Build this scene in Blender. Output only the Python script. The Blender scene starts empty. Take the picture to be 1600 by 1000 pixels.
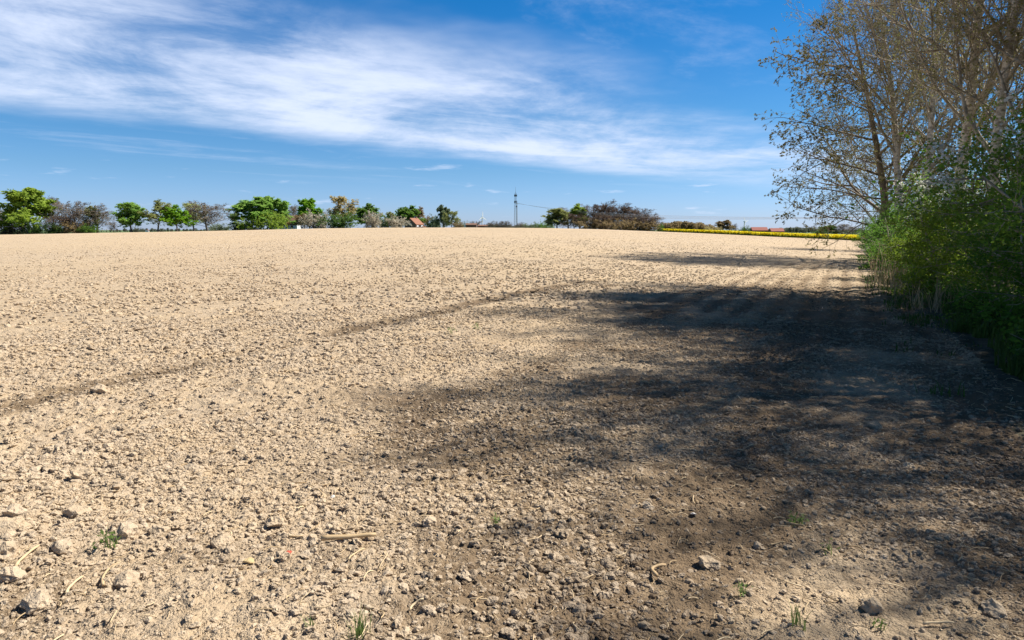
import bpy, math, random
import numpy as np
R = math.radians
SC = bpy.context.scene
COL = SC.collection

# ------------------------------------------------------------------ camera, sky, sun, exposure
EYE = 1.6
PITCH = R(7.53)
FPX = 1067.0                      # focal length in pixels of the 1600 px wide photograph
cam = bpy.data.cameras.new('camera')
cam.lens, cam.sensor_width, cam.sensor_fit = 24.0, 36.0, 'HORIZONTAL'
cam.clip_start, cam.clip_end = 0.05, 40000
cam_o = bpy.data.objects.new('camera', cam)
COL.objects.link(cam_o)
cam_o.location = (0, 0, EYE)
cam_o.rotation_euler = (R(90) - PITCH, 0, 0)
SC.camera = cam_o

SUN_AZ, SUN_EL = R(73), R(49)     # azimuth measured from the view direction (+Y) towards the right (+X)
sun = bpy.data.lights.new('sun', 'SUN')
sun.energy, sun.angle, sun.color = 5.0, R(0.53), (1.0, 0.94, 0.85)
sun_o = bpy.data.objects.new('sun', sun)
COL.objects.link(sun_o)
sun_o.location = (30, 30, 40)
sun_o.rotation_euler = (R(90) - SUN_EL, 0, math.pi - SUN_AZ)

SKY_STRENGTH = 0.05
EXPOSURE = 0.8
world = bpy.data.worlds.new('World')
SC.world = world
world.use_nodes = True
SC.view_settings.view_transform = 'Standard'
SC.view_settings.look = 'None'
SC.view_settings.exposure = EXPOSURE
SC.view_settings.gamma = 1.0
SC.view_settings.use_curve_mapping = False
SC.cycles.use_denoising = True
SC.cycles.max_bounces = 6
SC.cycles.transparent_max_bounces = 4


class NT:
    """small helper for writing node trees"""
    def __init__(self, tree):
        self.t = tree; self.n = tree.nodes; self.l = tree.links

    def new(self, kind, ins=None, **props):
        nd = self.n.new(kind)
        for k, v in props.items():
            setattr(nd, k, v)
        for k, v in (ins or {}).items():
            self.put(nd.inputs[k], v)
        return nd

    def put(self, sock, v):
        if isinstance(v, bpy.types.NodeSocket):
            self.l.new(v, sock)
        else:
            sock.default_value = v

    def math(self, op, a, b=None, c=None, clamp=False):
        ins = {0: a}
        if b is not None: ins[1] = b
        if c is not None: ins[2] = c
        nd = self.new('ShaderNodeMath', ins, operation=op, use_clamp=clamp)
        return nd.outputs[0]

    def smooth(self, v, a, b, lo=0.0, hi=1.0):
        nd = self.new('ShaderNodeMapRange', {'Value': v, 'From Min': a, 'From Max': b, 'To Min': lo, 'To Max': hi},
                      interpolation_type='SMOOTHSTEP')
        return nd.outputs[0]

    def noise(self, vec, scale, detail=4.0, rough=0.55, lac=2.0, dist=0.0):
        ins = {'Scale': scale, 'Detail': detail, 'Roughness': rough, 'Lacunarity': lac, 'Distortion': dist}
        if vec is not None: ins['Vector'] = vec
        return self.new('ShaderNodeTexNoise', ins)

    def mix(self, fac, a, b, blend='MIX'):
        nd = self.new('ShaderNodeMix', data_type='RGBA', blend_type=blend)
        self.put(nd.inputs[0], fac); self.put(nd.inputs[6], a); self.put(nd.inputs[7], b)
        return nd.outputs[2]

    def comb(self, x, y, z=0.0):
        return self.new('ShaderNodeCombineXYZ', {0: x, 1: y, 2: z}).outputs[0]


def rgb(r, g, b): return (r, g, b, 1.0)


w = NT(world.node_tree)
w.n.clear()
sky = w.new('ShaderNodeTexSky', sky_type='NISHITA', sun_disc=False, sun_elevation=SUN_EL, sun_rotation=SUN_AZ,
            air_density=1.0, dust_density=0.3, ozone_density=1.0, altitude=100.0)
tc = w.new('ShaderNodeTexCoord')
sp = w.new('ShaderNodeSeparateXYZ', {0: tc.outputs['Generated']})
dx, dy, dz = sp.outputs
# the deep, clean blue of this day: the sky's own colour filtered by height above the horizon
ramp = w.new('ShaderNodeValToRGB', {0: dz})
stops = ((0.0, (1.0, 1.33, 2.45)), (0.035, (.84, 1.24, 2.2)), (0.08, (.66, 1.13, 1.82)), (0.15, (.45, 1.06, 1.67)), (0.30, (.13, .94, 1.7)), (0.55, (.11, .48, .82)), (0.95, (.11, .28, .44)))
el = ramp.color_ramp.elements
while len(el) < len(stops): el.new(0.5)
for e_, (ps_, c_) in zip(el, stops):
    e_.position = ps_; e_.color = [x / 2.5 for x in c_] + [1]
tinted = w.mix(1.0, sky.outputs[0], ramp.outputs[0], 'MULTIPLY')
clear = w.new('ShaderNodeVectorMath', {0: tinted, 3: 2.0}, operation='SCALE').outputs[0]
zc = w.math('MAXIMUM', dz, 0.025)
cu, cv = w.math('DIVIDE', dx, zc), w.math('DIVIDE', dy, zc)   # a high flat cloud sheet
uv = w.comb(cu, cv)
wob = w.noise(uv, 0.33, 5.0, 0.6).outputs[0]
wob = w.math('MULTIPLY_ADD', wob, 4.4, -2.2)
across = w.math('SUBTRACT', cv, w.math('MULTIPLY', cu, 1.14))
acr = w.math('ADD', across, wob)
along = w.math('ADD', w.math('MULTIPLY', cu, 0.66), w.math('MULTIPLY', cv, 0.75))
band = w.math('MULTIPLY', w.smooth(acr, 3.2, 5.8), w.smooth(acr, 8.6, 11.6, 1.0, 0.0))
streak_v = w.comb(w.math('MULTIPLY', along, 0.5), w.math('MULTIPLY', across, 0.52))
streak = w.noise(streak_v, 1.0, 11.0, 0.63, 2.1, 0.35).outputs[0]
thin = w.noise(w.comb(w.math('MULTIPLY', along, 0.33), w.math('MULTIPLY', across, 0.6), 7.3), 1.0, 9.0, 0.62, 2.1, 0.5).outputs[0]
puff = w.noise(w.comb(w.math('ADD', w.math('MULTIPLY', dx, 3.0), w.math('MULTIPLY', dz, 5.0)), w.math('SUBTRACT', w.math('MULTIPLY', dz, 9.0), w.math('MULTIPLY', dx, 1.2)), w.math('MULTIPLY', dy, 3.0)), 1.0, 9.0, 0.62, 2.1, 0.4).outputs[0]
streak = w.math('ADD', w.math('MULTIPLY', streak, 0.42), w.math('MULTIPLY', puff, 0.58))
body = w.math('MULTIPLY', band, w.smooth(streak, 0.36, 0.62, 0.12, 1.0))
wisp = w.math('MULTIPLY', w.smooth(w.math('ADD', w.math('MULTIPLY', thin, 0.6), w.math('MULTIPLY', puff, 0.4)), 0.52, 0.74), 0.42)
cirrus = w.math('MAXIMUM', body, wisp)
cirrus = w.math('MULTIPLY', cirrus, w.smooth(dz, 0.035, 0.11))
# small fair-weather cumulus low over the horizon
az = w.math('ARCTAN2', dx, dy)
cum = w.noise(w.comb(w.math('MULTIPLY', az, 13.0), w.math('MULTIPLY', dz, 85.0), 3.1), 1.0, 5.0, 0.55).outputs[0]
cumw = w.math('MULTIPLY', w.smooth(dz, 0.012, 0.03), w.smooth(dz, 0.07, 0.12, 1.0, 0.0))
cumulus = w.math('MULTIPLY', w.smooth(cum, 0.60, 0.76), w.math('MULTIPLY', cumw, 0.55))
cloud = w.math('MAXIMUM', cirrus, cumulus, clamp=True)
CL = 0.55 / SKY_STRENGTH
skyc = w.mix(w.math('MULTIPLY', cloud, 0.96), clear, rgb(CL * 0.86, CL * 0.96, CL * 1.18))
bg = w.new('ShaderNodeBackground', {'Color': skyc, 'Strength': SKY_STRENGTH})
wo = w.new('ShaderNodeOutputWorld')
w.l.new(bg.outputs[0], wo.inputs[0])


# ------------------------------------------------------------------ numpy noise and mesh helpers
def _h(ix, iy, seed):
    ix = ix.astype(np.int64); iy = iy.astype(np.int64)
    h = (ix * 374761393 + iy * 668265263 + seed * 974711) & 0xFFFFFFFF
    h = ((h ^ (h >> 13)) * 1274126177) & 0xFFFFFFFF
    h = ((h ^ (h >> 16)) * 2246822519) & 0xFFFFFFFF
    return (h ^ (h >> 15)) & 0xFFFFFFFF


def h01(ix, iy, seed): return _h(ix, iy, seed) / 4294967295.0


def vnoise(x, y, seed=0):
    ix, iy = np.floor(x), np.floor(y)
    fx, fy = x - ix, y - iy
    fx = fx * fx * (3 - 2 * fx); fy = fy * fy * (3 - 2 * fy)
    a, b = h01(ix, iy, seed), h01(ix + 1, iy, seed)
    c, d = h01(ix, iy + 1, seed), h01(ix + 1, iy + 1, seed)
    return (a * (1 - fx) + b * fx) * (1 - fy) + (c * (1 - fx) + d * fx) * fy


def fbm(x, y, seed=0, octs=4):
    s = 0.0; a = 0.5; t = 0.0
    for o in range(octs):
        s = s + a * vnoise(x * 2 ** o + 17.3 * o, y * 2 ** o - 9.1 * o, seed + o); t += a; a *= 0.55
    return s / t


def worley(x, y, seed=0):
    ix, iy = np.floor(x), np.floor(y)
    best = np.full(x.shape, 9.0); cid = np.zeros(x.shape)
    for ox in (-1, 0, 1):
        for oy in (-1, 0, 1):
            jx, jy = ix + ox, iy + oy
            px, py = jx + h01(jx, jy, seed), jy + h01(jx, jy, seed + 77)
            d = np.hypot(px - x, py - y)
            m = d < best
            best = np.where(m, d, best); cid = np.where(m, h01(jx, jy, seed + 191), cid)
    return best, cid


def sstep(x, a, b):
    t = np.clip((x - a) / (b - a), 0, 1)
    return t * t * (3 - 2 * t)


def mesh_np(name, V, F, mats, midx=None, smooth=False):
    """V (n,3); F (m,k) one face size; or list of such arrays"""
    me = bpy.data.meshes.new(name)
    Fs = F if isinstance(F, list) else [F]
    Fs = [np.asarray(f, dtype=np.int32) for f in Fs if len(f)]
    nl = sum(f.size for f in Fs); nf = sum(len(f) for f in Fs)
    me.vertices.add(len(V)); me.loops.add(nl); me.polygons.add(nf)
    me.vertices.foreach_set('co', np.asarray(V, dtype=np.float32).ravel())
    me.loops.foreach_set('vertex_index', np.concatenate([f.ravel() for f in Fs]))
    tot = np.concatenate([np.full(len(f), f.shape[1], dtype=np.int32) for f in Fs])
    me.polygons.foreach_set('loop_start', np.concatenate([[0], np.cumsum(tot)[:-1]]).astype(np.int32))
    for m in mats: me.materials.append(m)
    if midx is not None: me.polygons.foreach_set('material_index', np.asarray(midx, dtype=np.int32))
    me.polygons.foreach_set('use_smooth', np.full(nf, smooth))
    me.update(calc_edges=True)
    return me


def link(name, me, parent=None, loc=None):
    o = bpy.data.objects.new(name, me)
    COL.objects.link(o)
    if parent is not None: o.parent = parent
    if loc is not None: o.location = loc
    return o


def tag(o, label, cat, group=None):
    o['label'] = label; o['category'] = cat
    if group: o['group'] = group
    return o


def thing(name, label, cat, loc=(0, 0, 0), rz=0.0, group=None):
    o = link(name, None, None, loc)
    o.rotation_euler = (0, 0, rz)
    return tag(o, label, cat, group)


class MB:
    """collects boxes, prisms and tubes, in the thing's own coordinates, into one mesh"""
    def __init__(self): self.v = []; self.f = []

    def poly(self, pts, faces):
        n = len(self.v)
        self.v += [tuple(p) for p in pts]; self.f += [tuple(i + n for i in f) for f in faces]
        return self

    def box(self, x0, x1, y0, y1, z0, z1):
        return self.poly([(x0, y0, z0), (x1, y0, z0), (x1, y1, z0), (x0, y1, z0), (x0, y0, z1), (x1, y0, z1), (x1, y1, z1), (x0, y1, z1)],
                         [(0, 3, 2, 1), (4, 5, 6, 7), (0, 1, 5, 4), (1, 2, 6, 5), (2, 3, 7, 6), (3, 0, 4, 7)])

    def bar(self, a, b, ra, rb=None, n=6):
        rb = ra if rb is None else rb
        a, b = np.array(a, float), np.array(b, float)
        d = b - a; d /= max(np.linalg.norm(d), 1e-9)
        u = np.cross(d, (0, 0, 1.0) if abs(d[2]) < 0.9 else (1.0, 0, 0)); u /= np.linalg.norm(u)
        v = np.cross(d, u)
        ring = [math.tau * k / n for k in range(n)]
        p = [a + ra * (math.cos(t) * u + math.sin(t) * v) for t in ring] + [b + rb * (math.cos(t) * u + math.sin(t) * v) for t in ring]
        return self.poly(p, [(k, (k + 1) % n, n + (k + 1) % n, n + k) for k in range(n)] + [tuple(range(n))[::-1], tuple(range(n, 2 * n))])

    def build(self, name, mat, parent=None, loc=None):
        me = bpy.data.meshes.new(name)
        me.from_pydata(self.v, [], self.f)
        me.materials.append(mat)
        me.update()
        return link(name, me, parent, loc)


# ------------------------------------------------------------------ materials
def mat_new(name):
    m = bpy.data.materials.new(name)
    m.use_nodes = True
    t = NT(m.node_tree); t.n.clear()
    out = t.new('ShaderNodeOutputMaterial')
    return m, t, out


def mat_simple(name, col, rough=0.8, var=0.25, scale=3.0, metal=0.0):
    m, t, out = mat_new(name)
    geo = t.new('ShaderNodeNewGeometry')
    nz = t.noise(geo.outputs['Position'], scale, 5.0).outputs[0]
    c = t.mix(nz, rgb(*[x * (1 - var) for x in col]), rgb(*[min(1, x * (1 + var)) for x in col]))
    b = t.new('ShaderNodeBsdfPrincipled', {'Base Color': c, 'Roughness': rough, 'Metallic': metal})
    t.l.new(b.outputs[0], out.inputs[0])
    return m


def mat_leaf(name, a, b, trans=0.35, tb=None):
    """leaves: every leaf its own shade between a and b, some light through them"""
    m, t, out = mat_new(name)
    geo = t.new('ShaderNodeNewGeometry')
    nz = t.noise(geo.outputs['Position'], 0.45, 3.0).outputs[0]
    f = t.math('ADD', t.math('MULTIPLY', geo.outputs['Random Per Island'], 0.6), t.math('MULTIPLY_ADD', nz, 1.2, -0.4), clamp=True)
    c = t.mix(f, rgb(*a), rgb(*b))
    d = t.new('ShaderNodeBsdfPrincipled', {'Base Color': c, 'Roughness': 0.65, 'Specular IOR Level': 0.2})
    tb = tb or tuple(x * 1.25 for x in b)
    tr = t.new('ShaderNodeBsdfTranslucent', {'Color': t.mix(f, rgb(*[x * 1.2 for x in a]), rgb(*tb))})
    mx = t.new('ShaderNodeMixShader', {0: trans})
    t.l.new(d.outputs[0], mx.inputs[1]); t.l.new(tr.outputs[0], mx.inputs[2])
    t.l.new(mx.outputs[0], out.inputs[0])
    return m


def mat_bark(name, a, b, scale=6.0, zs=0.25, bump=0.4):
    m, t, out = mat_new(name)
    co = t.new('ShaderNodeTexCoord').outputs['Object']
    mp = t.new('ShaderNodeMapping', {'Vector': co, 'Scale': (1, 1, zs)}).outputs[0]
    n1 = t.noise(mp, scale, 6.0, 0.65).outputs[0]
    c = t.mix(t.smooth(n1, 0.35, 0.62), rgb(*a), rgb(*b))
    bp = t.new('ShaderNodeBump', {'Height': n1, 'Strength': bump, 'Distance': 0.02})
    bs = t.new('ShaderNodeBsdfPrincipled', {'Base Color': c, 'Roughness': 0.85, 'Normal': bp.outputs[0]})
    t.l.new(bs.outputs[0], out.inputs[0])
    return m


def soil_colour(t, pos, moist, dist_mix=None):
    """dry pale loam, mixed with darker moist earth where `moist` is high; on the right this also deepens the tree shade"""
    n1 = t.noise(pos, 1.7, 6.0, 0.6).outputs[0]
    n2 = t.noise(pos, 23.0, 4.0, 0.6).outputs[0]
    n3 = t.noise(pos, 90.0, 3.0, 0.6).outputs[0]
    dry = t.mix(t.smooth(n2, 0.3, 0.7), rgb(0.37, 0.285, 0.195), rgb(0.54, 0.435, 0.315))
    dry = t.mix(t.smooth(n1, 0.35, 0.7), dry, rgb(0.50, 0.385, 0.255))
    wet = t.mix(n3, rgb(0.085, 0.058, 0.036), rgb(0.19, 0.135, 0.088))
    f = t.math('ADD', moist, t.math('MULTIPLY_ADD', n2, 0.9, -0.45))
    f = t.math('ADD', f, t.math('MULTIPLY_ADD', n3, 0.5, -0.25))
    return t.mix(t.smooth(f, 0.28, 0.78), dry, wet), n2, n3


def mat_soil(name):
    m, t, out = mat_new(name)
    pos = t.new('ShaderNodeNewGeometry').outputs['Position']
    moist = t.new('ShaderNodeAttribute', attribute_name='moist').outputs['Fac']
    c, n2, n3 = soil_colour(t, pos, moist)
    big = t.noise(pos, 0.035, 4.0).outputs[0]
    far = t.noise(pos, 3.2, 6.0, 0.7).outputs[0]
    c = t.mix(t.smooth(big, 0.3, 0.7, 0.0, 0.4), c, rgb(0.55, 0.41, 0.245))
    c = t.mix(t.smooth(far, 0.52, 0.72, 0.0, 0.28), c, rgb(0.30, 0.215, 0.13))
    mid = t.noise(pos, 1.3, 7.0, 0.75).outputs[0]
    c = t.mix(t.smooth(mid, 0.50, 0.70, 0.0, 0.25), c, rgb(0.36, 0.255, 0.155))
    c = t.mix(t.smooth(mid, 0.45, 0.30, 0.0, 0.35), c, rgb(0.60, 0.47, 0.31))
    rv = t.new('ShaderNodeMapping', {'Vector': pos, 'Rotation': (0, 0, ROW), 'Scale': (1, 1, 1)}).outputs[0]
    rv = t.new('ShaderNodeMapping', {'Vector': rv, 'Scale': (0.55, 0.022, 0.0)}).outputs[0]
    bands = t.noise(rv, 1.0, 5.0, 0.7).outputs[0]
    c = t.mix(t.smooth(bands, 0.50, 0.68, 0.0, 0.42), c, rgb(0.36, 0.265, 0.165))
    hgt = t.math('ADD', t.math('MULTIPLY', n2, 0.03), t.math('ADD', t.math('MULTIPLY', n3, 0.012), t.math('MULTIPLY', far, 0.13)))
    bp = t.new('ShaderNodeBump', {'Height': hgt, 'Strength': 0.9, 'Distance': 1.0})
    bs = t.new('ShaderNodeBsdfPrincipled', {'Base Color': c, 'Roughness': 0.95, 'Normal': bp.outputs[0], 'Specular IOR Level': 0.15})
    t.l.new(bs.outputs[0], out.inputs[0])
    return m


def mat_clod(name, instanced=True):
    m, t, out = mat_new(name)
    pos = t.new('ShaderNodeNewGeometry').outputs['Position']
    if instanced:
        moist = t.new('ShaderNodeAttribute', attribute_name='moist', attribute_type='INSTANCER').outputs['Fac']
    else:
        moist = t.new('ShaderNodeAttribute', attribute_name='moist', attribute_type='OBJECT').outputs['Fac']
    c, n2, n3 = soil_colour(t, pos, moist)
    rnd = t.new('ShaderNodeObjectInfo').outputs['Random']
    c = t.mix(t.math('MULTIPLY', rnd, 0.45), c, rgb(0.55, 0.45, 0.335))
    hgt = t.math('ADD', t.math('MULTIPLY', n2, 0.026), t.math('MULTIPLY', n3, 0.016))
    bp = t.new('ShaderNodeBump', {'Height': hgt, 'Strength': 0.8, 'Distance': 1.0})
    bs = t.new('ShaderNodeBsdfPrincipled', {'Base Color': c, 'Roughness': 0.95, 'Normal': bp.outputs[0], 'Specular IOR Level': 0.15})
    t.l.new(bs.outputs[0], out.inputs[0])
    return m


def mat_straw(name):
    m, t, out = mat_new(name)
    rnd = t.new('ShaderNodeObjectInfo').outputs['Random']
    pos = t.new('ShaderNodeNewGeometry').outputs['Position']
    n = t.noise(pos, 60.0, 3.0).outputs[0]
    c = t.mix(rnd, rgb(0.32, 0.21, 0.10), rgb(0.70, 0.56, 0.36))
    c = t.mix(t.math('MULTIPLY', n, 0.5), c, rgb(0.62, 0.45, 0.24))
    bs = t.new('ShaderNodeBsdfPrincipled', {'Base Color': c, 'Roughness': 0.7})
    t.l.new(bs.outputs[0], out.inputs[0])
    return m


ROW = R(26)                                   # tilled rows, wheel tracks and hedge all run 26 degrees to the right
M = {}
M['soil'] = mat_soil('ploughed_soil')
M['meadow'] = mat_simple('meadow_green', (0.075, 0.12, 0.03), 0.9, 0.35, 0.05)
M['verge'] = mat_simple('verge_earth', (0.07, 0.06, 0.03), 0.95, 0.4, 4.0)
M['clod'] = mat_clod('soil_clod')
M['clod_single'] = mat_clod('soil_clod_single', False)
M['straw'] = mat_straw('straw')
M['pale_bark'] = mat_bark('pale_bark', (0.24, 0.20, 0.145), (0.70, 0.63, 0.51), 9.0, 1.8)
M['twig'] = mat_bark('twig_bark', (0.20, 0.165, 0.115), (0.43, 0.37, 0.275), 3.0, 1.0)
M['dark_bark'] = mat_bark('dark_bark', (0.045, 0.034, 0.024), (0.12, 0.09, 0.06), 6.0, 0.3)
M['mid_bark'] = mat_bark('mid_bark', (0.10, 0.078, 0.05), (0.24, 0.19, 0.13), 6.0, 0.3)
M['grey_bark'] = mat_bark('grey_bark', (0.10, 0.08, 0.065), (0.20, 0.165, 0.14), 0.5, 0.3)
M['bare_twig'] = mat_bark('bare_twig', (0.17, 0.135, 0.10), (0.29, 0.235, 0.175), 0.3, 1.0)
M['rust_twig'] = mat_bark('rust_twig', (0.11, 0.068, 0.044), (0.21, 0.135, 0.085), 0.3, 1.0)
M['bud'] = mat_leaf('bud_leaf', (0.18, 0.16, 0.06), (0.29, 0.30, 0.09), 0.45)
M['young_leaf'] = mat_leaf('young_leaf', (0.12, 0.115, 0.038), (0.23, 0.21, 0.06), 0.48)
M['hedge_leaf'] = mat_leaf('hedge_leaf', (0.065, 0.15, 0.02), (0.14, 0.28, 0.035), 0.52)
M['hedge_leaf_light'] = mat_leaf('hedge_leaf_light', (0.10, 0.19, 0.024), (0.22, 0.36, 0.045), 0.52)
M['hedge_leaf_yellow'] = mat_leaf('hedge_leaf_yellow', (0.13, 0.20, 0.02), (0.28, 0.38, 0.04), 0.54)
M['petal'] = mat_leaf('petal', (0.72, 0.72, 0.66), (0.85, 0.85, 0.80), 0.35, (0.8, 0.8, 0.75))
M['grass'] = mat_leaf('grass_blade', (0.045, 0.085, 0.018), (0.11, 0.17, 0.035), 0.35)
M['dry_grass'] = mat_leaf('dry_grass', (0.33, 0.25, 0.14), (0.52, 0.41, 0.26), 0.3)
M['weed'] = mat_leaf('weed_leaf', (0.10, 0.16, 0.04), (0.20, 0.27, 0.08), 0.4)
for nm, a, b in (('lf_spring', (0.11, 0.17, 0.022), (0.23, 0.30, 0.045)),
                 ('lf_fresh', (0.10, 0.19, 0.035), (0.20, 0.31, 0.07)),
                 ('lf_vivid', (0.075, 0.17, 0.012), (0.16, 0.28, 0.022)),
                 ('lf_olive', (0.12, 0.14, 0.05), (0.24, 0.25, 0.09)),
                 ('lf_pale', (0.17, 0.19, 0.08), (0.30, 0.32, 0.14)),
                 ('lf_dark', (0.035, 0.075, 0.018), (0.085, 0.14, 0.03)),
                 ('lf_mid', (0.06, 0.12, 0.02), (0.13, 0.21, 0.04)),
                 ('lf_grey', (0.08, 0.11, 0.06), (0.15, 0.18, 0.10)),
                 ('lf_brown', (0.13, 0.10, 0.05), (0.22, 0.16, 0.08)),
                 ('lf_ochre', (0.22, 0.18, 0.08), (0.36, 0.30, 0.14)),
                 ('lf_white', (0.20, 0.18, 0.135), (0.36, 0.33, 0.27)),
                 ('lf_far', (0.075, 0.085, 0.06), (0.12, 0.125, 0.085))):
    M[nm] = mat_leaf(nm, tuple(x * 1.5 for x in a), tuple(min(0.6, x * 1.5) for x in b), 0.52)
M['rape_flower'] = mat_leaf('rape_flower', (0.62, 0.52, 0.008), (0.85, 0.74, 0.02), 0.3)
M['rape_stem'] = mat_leaf('rape_stem', (0.06, 0.11, 0.02), (0.14, 0.20, 0.03), 0.3)
M['brick'] = mat_simple('red_brick', (0.26, 0.12, 0.085), 0.9, 0.2, 2.0)
M['brick_brown'] = mat_simple('brown_brick', (0.22, 0.13, 0.10), 0.9, 0.2, 2.0)
M['roof_orange'] = mat_simple('orange_tiles', (0.27, 0.115, 0.065), 0.85, 0.3, 2.0)
M['roof_red'] = mat_simple('red_tiles', (0.30, 0.10, 0.075), 0.85, 0.25, 1.0)
M['roof_brown'] = mat_simple('brown_tiles', (0.20, 0.11, 0.075), 0.85, 0.2, 1.0)
M['white_wall'] = mat_simple('white_render', (0.78, 0.77, 0.74), 0.8, 0.05, 1.0)
M['white_paint'] = mat_simple('white_paint', (0.80, 0.80, 0.80), 0.45, 0.03, 0.1)
M['dark_wood'] = mat_simple('dark_wood', (0.05, 0.035, 0.028), 0.8, 0.3, 2.0)
M['glass'] = mat_simple('window_glass', (0.03, 0.035, 0.045), 0.08, 0.1, 0.5)
M['steel'] = mat_simple('galvanised_steel', (0.22, 0.24, 0.24), 0.5, 0.15, 0.5, 0.3)
M['dark_steel'] = mat_simple('dark_antenna', (0.035, 0.035, 0.04), 0.6, 0.2, 0.5)
M['wire'] = mat_simple('bare_wire', (0.55, 0.55, 0.54), 0.4, 0.05, 0.5, 0.2)
M['wood_pole'] = mat_simple('wood_pole', (0.30, 0.26, 0.21), 0.85, 0.2, 1.0)
M['red_chip'] = mat_simple('red_chip', (0.45, 0.07, 0.035), 0.7, 0.2, 40.0)
M['yellow_stone'] = mat_simple('yellow_stone', (0.44, 0.33, 0.17), 0.85, 0.25, 40.0)
M['pale_stone'] = mat_simple('pale_stone', (0.66, 0.62, 0.56), 0.8, 0.15, 40.0)

# ------------------------------------------------------------------ the lie of the land
RX, RY = math.sin(ROW), math.cos(ROW)


def perp(x, y): return x * RY - y * RX        # metres to the right of the line of rows through the camera
def alon(x, y): return x * RX + y * RY


def ray(px, py):
    a, c = (px - 800) / FPX, (500 - py) / FPX
    return np.array((a, math.cos(PITCH) + c * math.sin(PITCH), -math.sin(PITCH) + c * math.cos(PITCH)))


def at(px, py, Y):
    d = ray(px, py)
    return np.array((0, 0, EYE)) + d * (Y / d[1])


# where the field ends, by bearing: picture column, picture row of the field edge, distance forward
EDGE = [(-1500, 372, 240), (-400, 369, 250), (0, 366.5, 255), (180, 363.3, 255), (350, 360.3, 262), (500, 356.8, 275), (600, 355.6, 285),
        (740, 355.4, 290), (860, 356.3, 292), (940, 358.2, 290), (1035, 362.0, 285), (1200, 369.5, 225), (1350, 376.8, 185), (1500, 380, 160), (3500, 384, 140)]
_th, _rc, _zc = [], [], []
for px, py, Y in EDGE:
    p = at(px, py, Y)
    _th.append(math.atan2(p[0], p[1])); _rc.append(math.hypot(p[0], p[1])); _zc.append(p[2])


def land(x, y):
    """smooth ground height: the field swells up to its far edge on the left and middle and falls away on the right"""
    x = np.asarray(x, float); y = np.asarray(y, float)
    th = np.arctan2(x, y); r = np.hypot(x, y)
    rc = np.interp(th, _th, _rc); zc = np.interp(th, _th, _zc)
    t = r / rc
    inn = zc * np.clip(t, 0, 1)
    over = np.clip(r - rc, 0, None)
    drop = np.where(th < 0.17, np.minimum(over * 0.022, 5.0), np.minimum(over * 0.004, 3.0))
    zz = inn - drop
    return zz + (-5.0 - zz) * sstep(r, 500, 1200)


def edge_r(x, y): return np.interp(np.arctan2(x, y), _th, _rc)


TRACKS = ((-6.75, 0.20, 1.0), (-3.15, 0.26, 0.4), (-9.6, 0.2, 0.25), (-0.6, 0.25, 0.5))


def moist_shade(x, y):
    x = np.asarray(x, float); y = np.asarray(y, float)
    p, a = perp(x, y), alon(x, y)
    r = np.hypot(x, y)
    pw = p + 0.25 * (fbm(a * 0.35, p * 0.2, 5, 2) - 0.5) * 2
    m = 0.17 + 0.44 * sstep(p, -5.0, -1.0) * (1 - 0.5 * sstep(r, 12, 30))  # damp soil towards the right, its colour also darkened to deepen the tree shadow
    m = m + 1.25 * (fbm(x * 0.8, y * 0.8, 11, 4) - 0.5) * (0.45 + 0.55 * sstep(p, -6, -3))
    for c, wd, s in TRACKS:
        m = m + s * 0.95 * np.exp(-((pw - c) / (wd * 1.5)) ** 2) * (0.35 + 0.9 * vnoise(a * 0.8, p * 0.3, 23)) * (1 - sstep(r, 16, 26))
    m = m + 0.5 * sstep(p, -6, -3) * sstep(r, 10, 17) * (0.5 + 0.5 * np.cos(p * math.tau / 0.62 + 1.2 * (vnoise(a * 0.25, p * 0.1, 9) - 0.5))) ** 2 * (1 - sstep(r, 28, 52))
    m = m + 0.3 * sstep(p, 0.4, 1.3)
    return np.clip(m - 0.2 * sstep(r, 14, 40), 0, 1)


def micro(x, y, cell=None):
    """clods, crumbs, tilled rows and wheel tracks, metres above land()"""
    x = np.asarray(x, float); y = np.asarray(y, float)
    r = np.hypot(x, y)
    cell = r * 0.0037 if cell is None else cell
    p, a = perp(x, y), alon(x, y)
    z = 0.055 * (fbm(x * 0.9, y * 0.9, 3, 3) - 0.5) * (1 - sstep(r, 12, 26)) + 0.05 * (fbm(x * 0.35, y * 0.35, 13, 2) - 0.5)
    rows = 0.5 - 0.5 * np.cos(p * math.tau / 0.62 + 1.2 * (vnoise(a * 0.25, p * 0.1, 9) - 0.5))
    wr = 0.036 * sstep(p, -6, -2) * sstep(r, 7, 16)
    z = z + wr * (rows - 0.5) * (1 - sstep(r, 34, 55))
    for c, wd, s in TRACKS:
        pw = p + 0.25 * (fbm(a * 0.35, p * 0.2, 5, 2) - 0.5) * 2
        g = np.exp(-((pw - c) / wd) ** 2)
        z = z - 0.035 * s * g * (1 - sstep(r, 20, 40))
    rough = 0.55 + 0.9 * fbm(x * 0.6 + 40, y * 0.6, 31, 3) + 0.35 * sstep(p, -3, -7)
    for k, (s, amp) in enumerate(((0.19, 0.13), (0.085, 0.20), (0.042, 0.24), (0.021, 0.27))):
        fade = 1 - sstep(cell, s * 0.30, s * 0.62)
        msk = fade > 0.01
        if not np.any(msk): continue
        qx = x + 0.35 * s * (vnoise(x / s * 2.1, y / s * 2.1, 60 + k) - 0.5); qy = y + 0.35 * s * (vnoise(x / s * 2.1 + 50, y / s * 2.1, 61 + k) - 0.5)
        F, cid = worley(qx / s, qy / s, 100 + k * 13)
        b = np.sqrt(np.clip(1 - (F / 0.62) ** 2, 0, 1)) * (cid ** 1.6)
        z = z + np.where(msk, b * s * amp * fade * rough, 0)
    return z * (1 - sstep(r, 30, 78))


def ground_z(x, y): return float((land(x, y) + micro(np.array([x]), np.array([y]))).item())


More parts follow.
